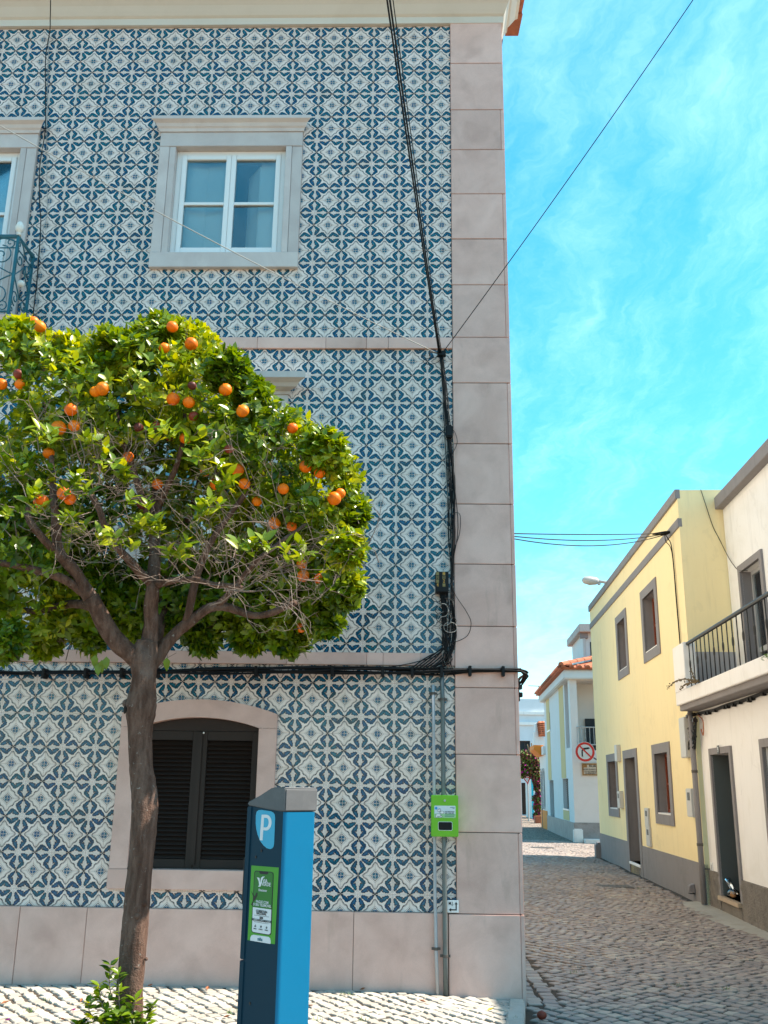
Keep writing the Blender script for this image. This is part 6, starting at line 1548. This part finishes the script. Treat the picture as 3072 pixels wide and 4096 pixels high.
# street name plaque and traffic sign on the facing wall
pa, pb_ = qf(zw(447, 678)), qf(zw(566, 770))
xo = lambda u, v: FQ(-.034 , pa[1] + (pb_[1] - pa[1]) * u, pa[2] + (pb_[2] - pa[2]) * v)
plq = thing('street_name_plaque', 'tiled street name plaque with brown scroll border below the round sign', 'sign', FQ(-.02, pa[1], pb_[2]))
M_PLQ = wear('cream_plaque_tile', (.60, .50, .40), .35, .08, 6, 60, .03); M_PLB = wear('brown_scroll_print', (.28, .12, .04), .4, .6, 22, 70, .03, stain=(.55, .36, .10), stain_amt=.8)
MB(FQ).box(-.03, -.001, pb_[1], pa[1], pb_[2], pa[2]).build('tile_panel', M_PLQ, plq, bevel=.003)
for k, (u0, u1, v0, v1) in enumerate(((.04, .96, .05, .16), (.04, .96, .86, .95), (.04, .13, .16, .86), (.88, .96, .16, .86), (.13, .34, .14, .36))):
    P = [Vector(xo(u, v)) for u, v in ((u0, v0), (u1, v0), (u1, v1), (u0, v1))]; mb = MB(); mb.v = [tuple(p) for p in P] + [tuple(p + DV * .003) for p in P]; mb.f = [[0, 1, 2, 3], [7, 6, 5, 4], [0, 1, 5, 4], [1, 2, 6, 5], [2, 3, 7, 6], [3, 0, 4, 7]]; mb.mi = [0] * 6; mb.build('scroll_border', M_PLB, plq)
hp_ = (pa[2] - pb_[2])
for t_, u, v, sz in (('RUA', .66, .25, .26), ('PADRE EVARISTO', .50, .50, .135), ('DO ROSARIO', .53, .665, .145), ('GUERREIRO', .53, .80, .145)):
    c = Vector(xo(u, v)) - DV * .004; place_text('lettering', t_, sz * hp_ * 1.1, M_PRINT, plq, tuple(c), tuple(-OUT), (0, 0, 1), .98)
sc_ = qf(zw(474, 605)); rad = abs(qf(zw(541, 605))[1] - sc_[1])
ts = thing('traffic_sign', 'round red-ringed no right turn sign on a wall bracket', 'traffic sign', FQ(-.4, sc_[1], sc_[2] - rad))
f_ = lambda px: unframe(QO, on_plane(px, DV, Vector(FQ(-.55, 0, 0))))
cc = f_(zw(474, 605)); R_ = abs(f_(zw(541, 605))[1] - cc[1])
def sdisc(name, r, s, th, mat, inner=0):
    n = 40; mb = MB(FQ); P = [(cc[1] + r * math.cos(2 * math.pi * k / n), cc[2] + r * math.sin(2 * math.pi * k / n)) for k in range(n)]
    if inner:
        Q_ = [(cc[1] + inner * math.cos(2 * math.pi * k / n), cc[2] + inner * math.sin(2 * math.pi * k / n)) for k in range(n)]
        for k in range(n): j = (k + 1) % n; mb.face([(s, *P[k]), (s, *P[j]), (s, *Q_[j]), (s, *Q_[k])])
    else: mb.prism(P, 'x', s, s + th)
    return mb.build(name, mat, ts)
M_SRED = wear('sign_red', (.55, .022, .018), .4, .06, 5, 60, .02); M_SWHITE = wear('sign_white', (.60, .59, .56), .4, .08, 3, 60, .02, stain=(.45, .44, .40), stain_amt=.4)
sdisc('disc', R_, -.55, .02, M_SWHITE); sdisc('red_ring', R_ * .965, -.5515, 0, M_SRED, R_ * .74)
def sq(pts, name, mat, s): MB(FQ).prism([(cc[1] - R_ * u, cc[2] + R_ * v) for u, v in pts], 'x', s, s + .001).build(name, mat, ts)
sq([(-.36, -.52), (-.30, -.44), (-.22, -.54), (-.22, .08), (-.36, .12)], 'arrow', M_PRINT, -.553)
sq([(-.36, .12), (-.22, .08), (-.10, .22), (-.22, .36)], 'arrow', M_PRINT, -.5532)
sq([(-.22, .38), (-.15, .20), (.36, .27), (.52, .37), (.36, .47)], 'arrow', M_PRINT, -.5534)
sq([(-.62, .58), (-.52, .68), (.60, -.42), (.50, -.54)], 'slash', M_SRED, -.555)
MB(FQ).tube([(-.53, cc[1], cc[2]), (-.50, cc[1] - R_ * 1.2, cc[2] - .25), (-.1, cc[1] - R_ * 1.6, cc[2] - .30), (.0, cc[1] - R_ * 1.7, cc[2] - .30)], .022, 8).build('bracket', M_IRON_BLACK, ts)

# orange-trimmed cottage next along, bougainvillea, far houses
M_ORTRIM = wear('orange_painted_trim', (.78, .24, .03), .7, .05, 2, 60, .05); M_CYAN = wear('turquoise_paint', (.03, .48, .62), .7, .05, 2, 60, .05)
oc = thing('orange_trim_cottage', 'low white cottage with orange cornice and orange dado', 'house', tuple(FQ(13, -2, 0)))
o0, o1 = SE + .02, 12.2; zc_ = qs(zw(215, 640))[2]
hA = unframe(QO, on_plane(zw(205, 640), OUT, QO))[2]
OCH = [(10.2, 10.6, .9, 2.4), (11.5, 12.0, .15, 2.4)]
MB(FQ).wall_holes(o0, o1, -.05, 3.05, OCH, 0, .2).face([(o1, 0, -.05), (o1, -5, -.05), (o1, -5, 3.05), (o1, 0, 3.05)]).build('wall', M_WHITEWALL, oc, fix=False)
MB(FQ).box(o0, o1, .0, .03, -.05, .75).build('dado', M_ORTRIM, oc)
for a_, b_, c_, d_ in ((10.08, 10.19, .8, 2.5), (10.61, 10.72, .8, 2.5), (11.40, 11.49, 0, 2.5)): MB(FQ).box(a_, b_, 0.031, .05, c_, d_).build('door_trim', M_GREYTRIM, oc)
for q in OCH: MB(FQ).box(q[0], q[1], -.2, -.15, q[2], q[3]).build('door_leaf', M_DARKDOOR, oc)
MB(FQ).prism([(0, 3.05), (.14, 3.05), (.42, 3.30), (.42, 3.48), (0, 3.48)], 'x', o0 + .9, o1 + .3).build('cornice', M_ORTRIM, oc)
MB(FQ).box(o0, o1, -5, .0, 3.06, 3.40).build('parapet', M_WHITEWALL, oc)
MB(FQ).box(o0, o0 + .89, .0, .1, 3.06, 3.40).build('near_cornice', M_WHITEWALL, oc)
def far(px, Y): return at_y(px, Y)
# cottage roof with chimney shoulder
YR = 46.0; g0, g1 = far(zw(130, 575), YR), far(zw(205, 408), YR)
ch = thing('gabled_white_wall', 'stepped white gable wall with two rows of clay tiles', 'wall', (g0.x, YR, 0))
P = [far(zw(*p), YR) for p in ((128, 640), (130, 470), (137, 465), (138, 415), (150, 405), (165, 410), (172, 440), (180, 500), (200, 520), (212, 640))]
MB().prism([(p.x, p.z) for p in P], 'y', YR, YR + .6).build('gable', M_WHITEWALL, ch)
MB().prism([(P[0].x, 0), (P[-1].x + 2.0, 0), (P[-1].x + 2.0, P[0].z - .003), (P[0].x, P[0].z - .003)], 'y', YR + .02, YR + .6).build('lower_wall', M_WHITEWALL, ch)
for k, (x0, x1) in enumerate(((163, 176), (184, 196))):
    for j in range(7):
        a_, b_ = far(zw(x0 + 1.6 * j, 412 + 13 * j), YR + .2 - .02 * j), far(zw(x0 + 1.6 * (j + 1.2), 412 + 13 * (j + 1.2)), YR + .1 - .02 * j)
        barrel(None, tuple(b_ + Vector((0, -.25, .02))), tuple(a_ + Vector((0, -.22, 0))), .17, 'roof_tile', ch)
YD = 57.0
fh = thing('far_white_house', 'large white house with a brown door closing the end of the street', 'house', (far(zw(80, 1030), YD).x, YD, 0))
L0, T0 = far(zw(-120, 300), YD).x, far(zw(100, 247), YD).z
R1 = far(zw(215, 300), YD).x
db = far(zw(48, 1030), YD); dt = far(zw(115, 815), YD); wb0, wt0 = far(zw(35, 640), YD), far(zw(103, 530), YD)
mb = MB(lambda x, o, z: (x, YD - o, z)).wall_holes(L0, R1 + 6, -.3, T0, [(db.x, dt.x, max(db.z, 0), dt.z), (wb0.x, wt0.x, wb0.z, wt0.z)], 0, .3)
mb.face([(L0, 0, T0), (R1 + 6, 0, T0), (R1 + 6, -8, T0), (L0, -8, T0)]); mb.build('wall', wear('cool_white_render', (.68, .71, .74), .85, .05, .5, 40, .1, stain=(.55, .58, .60), stain_amt=.4), fh, fix=False)
for yy in (345, 415): z = far(zw(100, yy), YD).z; MB().box(L0, R1 + 6, YD - .14, YD + .01, z - .10, z + .12).build('cornice_band', M_WHITEWALL, fh, bevel=.02)
dl = MB().box(db.x, dt.x, YD + .2, YD + .25, max(db.z, 0), dt.z).build('door', M_DARKWOOD, fh)
for k in range(3):
    for xx in (0, 1): x0 = db.x + .12 + xx * (dt.x - db.x - .1) / 2; MB().box(x0, x0 + (dt.x - db.x) / 2 - .2, YD + .17, YD + .199, db.z + .3 + k * .9, db.z + 1.0 + k * .9).build('door_panel', M_DARKWOOD, dl)
wn2 = MB().box(wb0.x, wt0.x, YD + .25, YD + .28, wb0.z, wt0.z).build('window', M_DARKROOM, fh)
for u in (0, .48, .95): x = wb0.x + (wt0.x - wb0.x) * u; MB().box(x, x + .07, YD + .2, YD + .249, wb0.z, wt0.z).build('window_bar', M_DARKWOOD, wn2)
for v in (.3, .93): z = wb0.z + (wt0.z - wb0.z) * v; MB().box(wb0.x, wt0.x, YD + .19, YD + .2495, z, z + .08).build('window_bar', M_DARKWOOD, wn2)
for x in (db.x - .16, dt.x): MB().box(x, x + .16, YD - .05, YD + .02, 0, dt.z + .16).build('door_surround', M_WHITEWALL, fh)
an = thing('tv_antenna', 'thin television aerial on the roof of the far white house', 'antenna', tuple(far(zw(163, 245), YD)))
a_, b_, c_ = far(zw(163, 250), YD), far(zw(161, 162), YD), far(zw(92, 156), YD)
MB().tube([tuple(a_), tuple(b_)], .03, 6).build('mast', M_STEEL, an); MB().tube([tuple(b_ + Vector((.2, 0, 0))), tuple(c_)], .02, 6).build('boom', M_STEEL, an)
for k in range(7): p = b_.lerp(c_, k / 6); MB().tube([tuple(p + Vector((0, -.25, 0))), tuple(p + Vector((0, .25, 0)))], .01, 5).build('element', M_STEEL, an)
tc = thing('turquoise_house', 'white house edge with bright turquoise corner strip and dado', 'house', (far(zw(140, 1040), 50).x, 50, 0))
a_, b_ = far(zw(118, 1045), 50.0), far(zw(170, 800), 50.0)
MB().box(a_.x, b_.x + 1.5, 50.0, 53, 0, b_.z + 1.5).build('wall', M_WHITEWALL, tc); MB().box(a_.x - .02, b_.x + 1.5, 49.96, 49.999, 0, far(zw(130, 980), 50).z).build('dado', M_CYAN, tc)
MB().box(a_.x - .02, a_.x + .22, 49.96, 49.999, far(zw(130, 980), 50).z + .001, b_.z + 1.5).build('corner_strip', M_CYAN, tc); MB().box(a_.x + .75, a_.x + .97, 49.965, 49.998, far(zw(130, 980), 50).z + .001, b_.z).build('corner_strip', M_CYAN, tc)
sgn = thing('give_way_sign', 'red and white triangular give way sign half hidden by bougainvillea', 'traffic sign', tuple(far(zw(70, 800), 44.5)))
P = [far(zw(*p), 44.5) for p in ((45, 770), (105, 775), (88, 826))]; MB().prism([(p.x, p.z) for p in P], 'y', 44.5, 44.52).build('plate', M_SRED, sgn)
c = (P[0] + P[1] + P[2]) / 3; MB().prism([((p.x - c.x) * .62 + c.x, (p.z - c.z) * .62 + c.z) for p in P], 'y', 44.495, 44.4999).build('white_field', M_SWHITE, sgn)
MB().tube([(P[2].x, 44.55, 0), (P[2].x, 44.55, P[0].z)], .04, 8).build('post', M_LAMP, sgn)
# bougainvillea
bg_ = thing('bougainvillea', 'bougainvillea with green and reddish leaves and magenta flowers over the far lane', 'shrub', tuple(far(zw(150, 1060), 43)))
M_BOUG = Mat('bougainvillea_leaf', .6, .3); tv = M_BOUG.attr('leaf_tint')
cc_ = M_BOUG.mix(tv.step(.0, .4), (.05, .11, .015), (.15, .20, .03)); cc_ = M_BOUG.mix(tv.step(.45, .6), cc_, (.17, .055, .03)); cc_ = M_BOUG.mix(tv.step(.93, .96), cc_, (.50, .02, .22)); M_BOUG.color(cc_)
V, Ft, tint = [], [], []
BL = [(60, 640, 40, 43), (110, 650, 45, 43), (80, 700, 55, 43), (140, 690, 40, 43), (130, 750, 40, 43), (60, 740, 35, 43), (150, 800, 25, 43), (155, 850, 22, 43), (150, 920, 28, 43), (155, 980, 26, 43), (150, 1040, 20, 43), (165, 900, 22, 43)]
for k in range(5200):
    x, y, r, Y = BL[rng.integers(0, len(BL))]; c = np.array(far(zw(x, y), Y)); rr = r * .5909 / F_PX * 51; v = rng.normal(size=3); v /= np.linalg.norm(v); p = c + v * rr * rng.random() ** .4
    low = y > 780; add_leaf(p, rng.normal(size=3), np.array([0, -.5, 1.]) + rng.normal(size=3) * .5, .16, .09, np.clip(rng.random() * (.6 if p[2] > 5.6 else 1.0) + (.12 if low else 0), 0, 1))
lo_ = leaf_object('foliage', bg_); lo_.data.materials.clear(); lo_.data.materials.append(M_BOUG.m)
mb = MB()
for k in range(9):
    x = 150 + random.uniform(-8, 14); P = [far(zw(x, 1055), 43), far(zw(x - 4, 900), 43.1), far(zw(x - 20 + random.uniform(-30, 20), 740), 43), far(zw(110 + random.uniform(-70, 60), 610 - random.uniform(0, 70)), 42.9)]
    mb.tube(spline(P, 5), .03, 5)
mb.build('stems', M_STEM, bg_, smooth=True)
# plant tub by the far corner
tb = thing('flower_planter', 'low terracotta planter at the foot of the bougainvillea', 'planter', tuple(far(zw(160, 1085), 42)))
a_, b_ = far(zw(135, 1085), 42), far(zw(182, 1062), 42); MB().box(a_.x, b_.x, 41.8, 42.3, 0, max(b_.z, .35)).build('trough', M_TERRA, tb, bevel=.02)
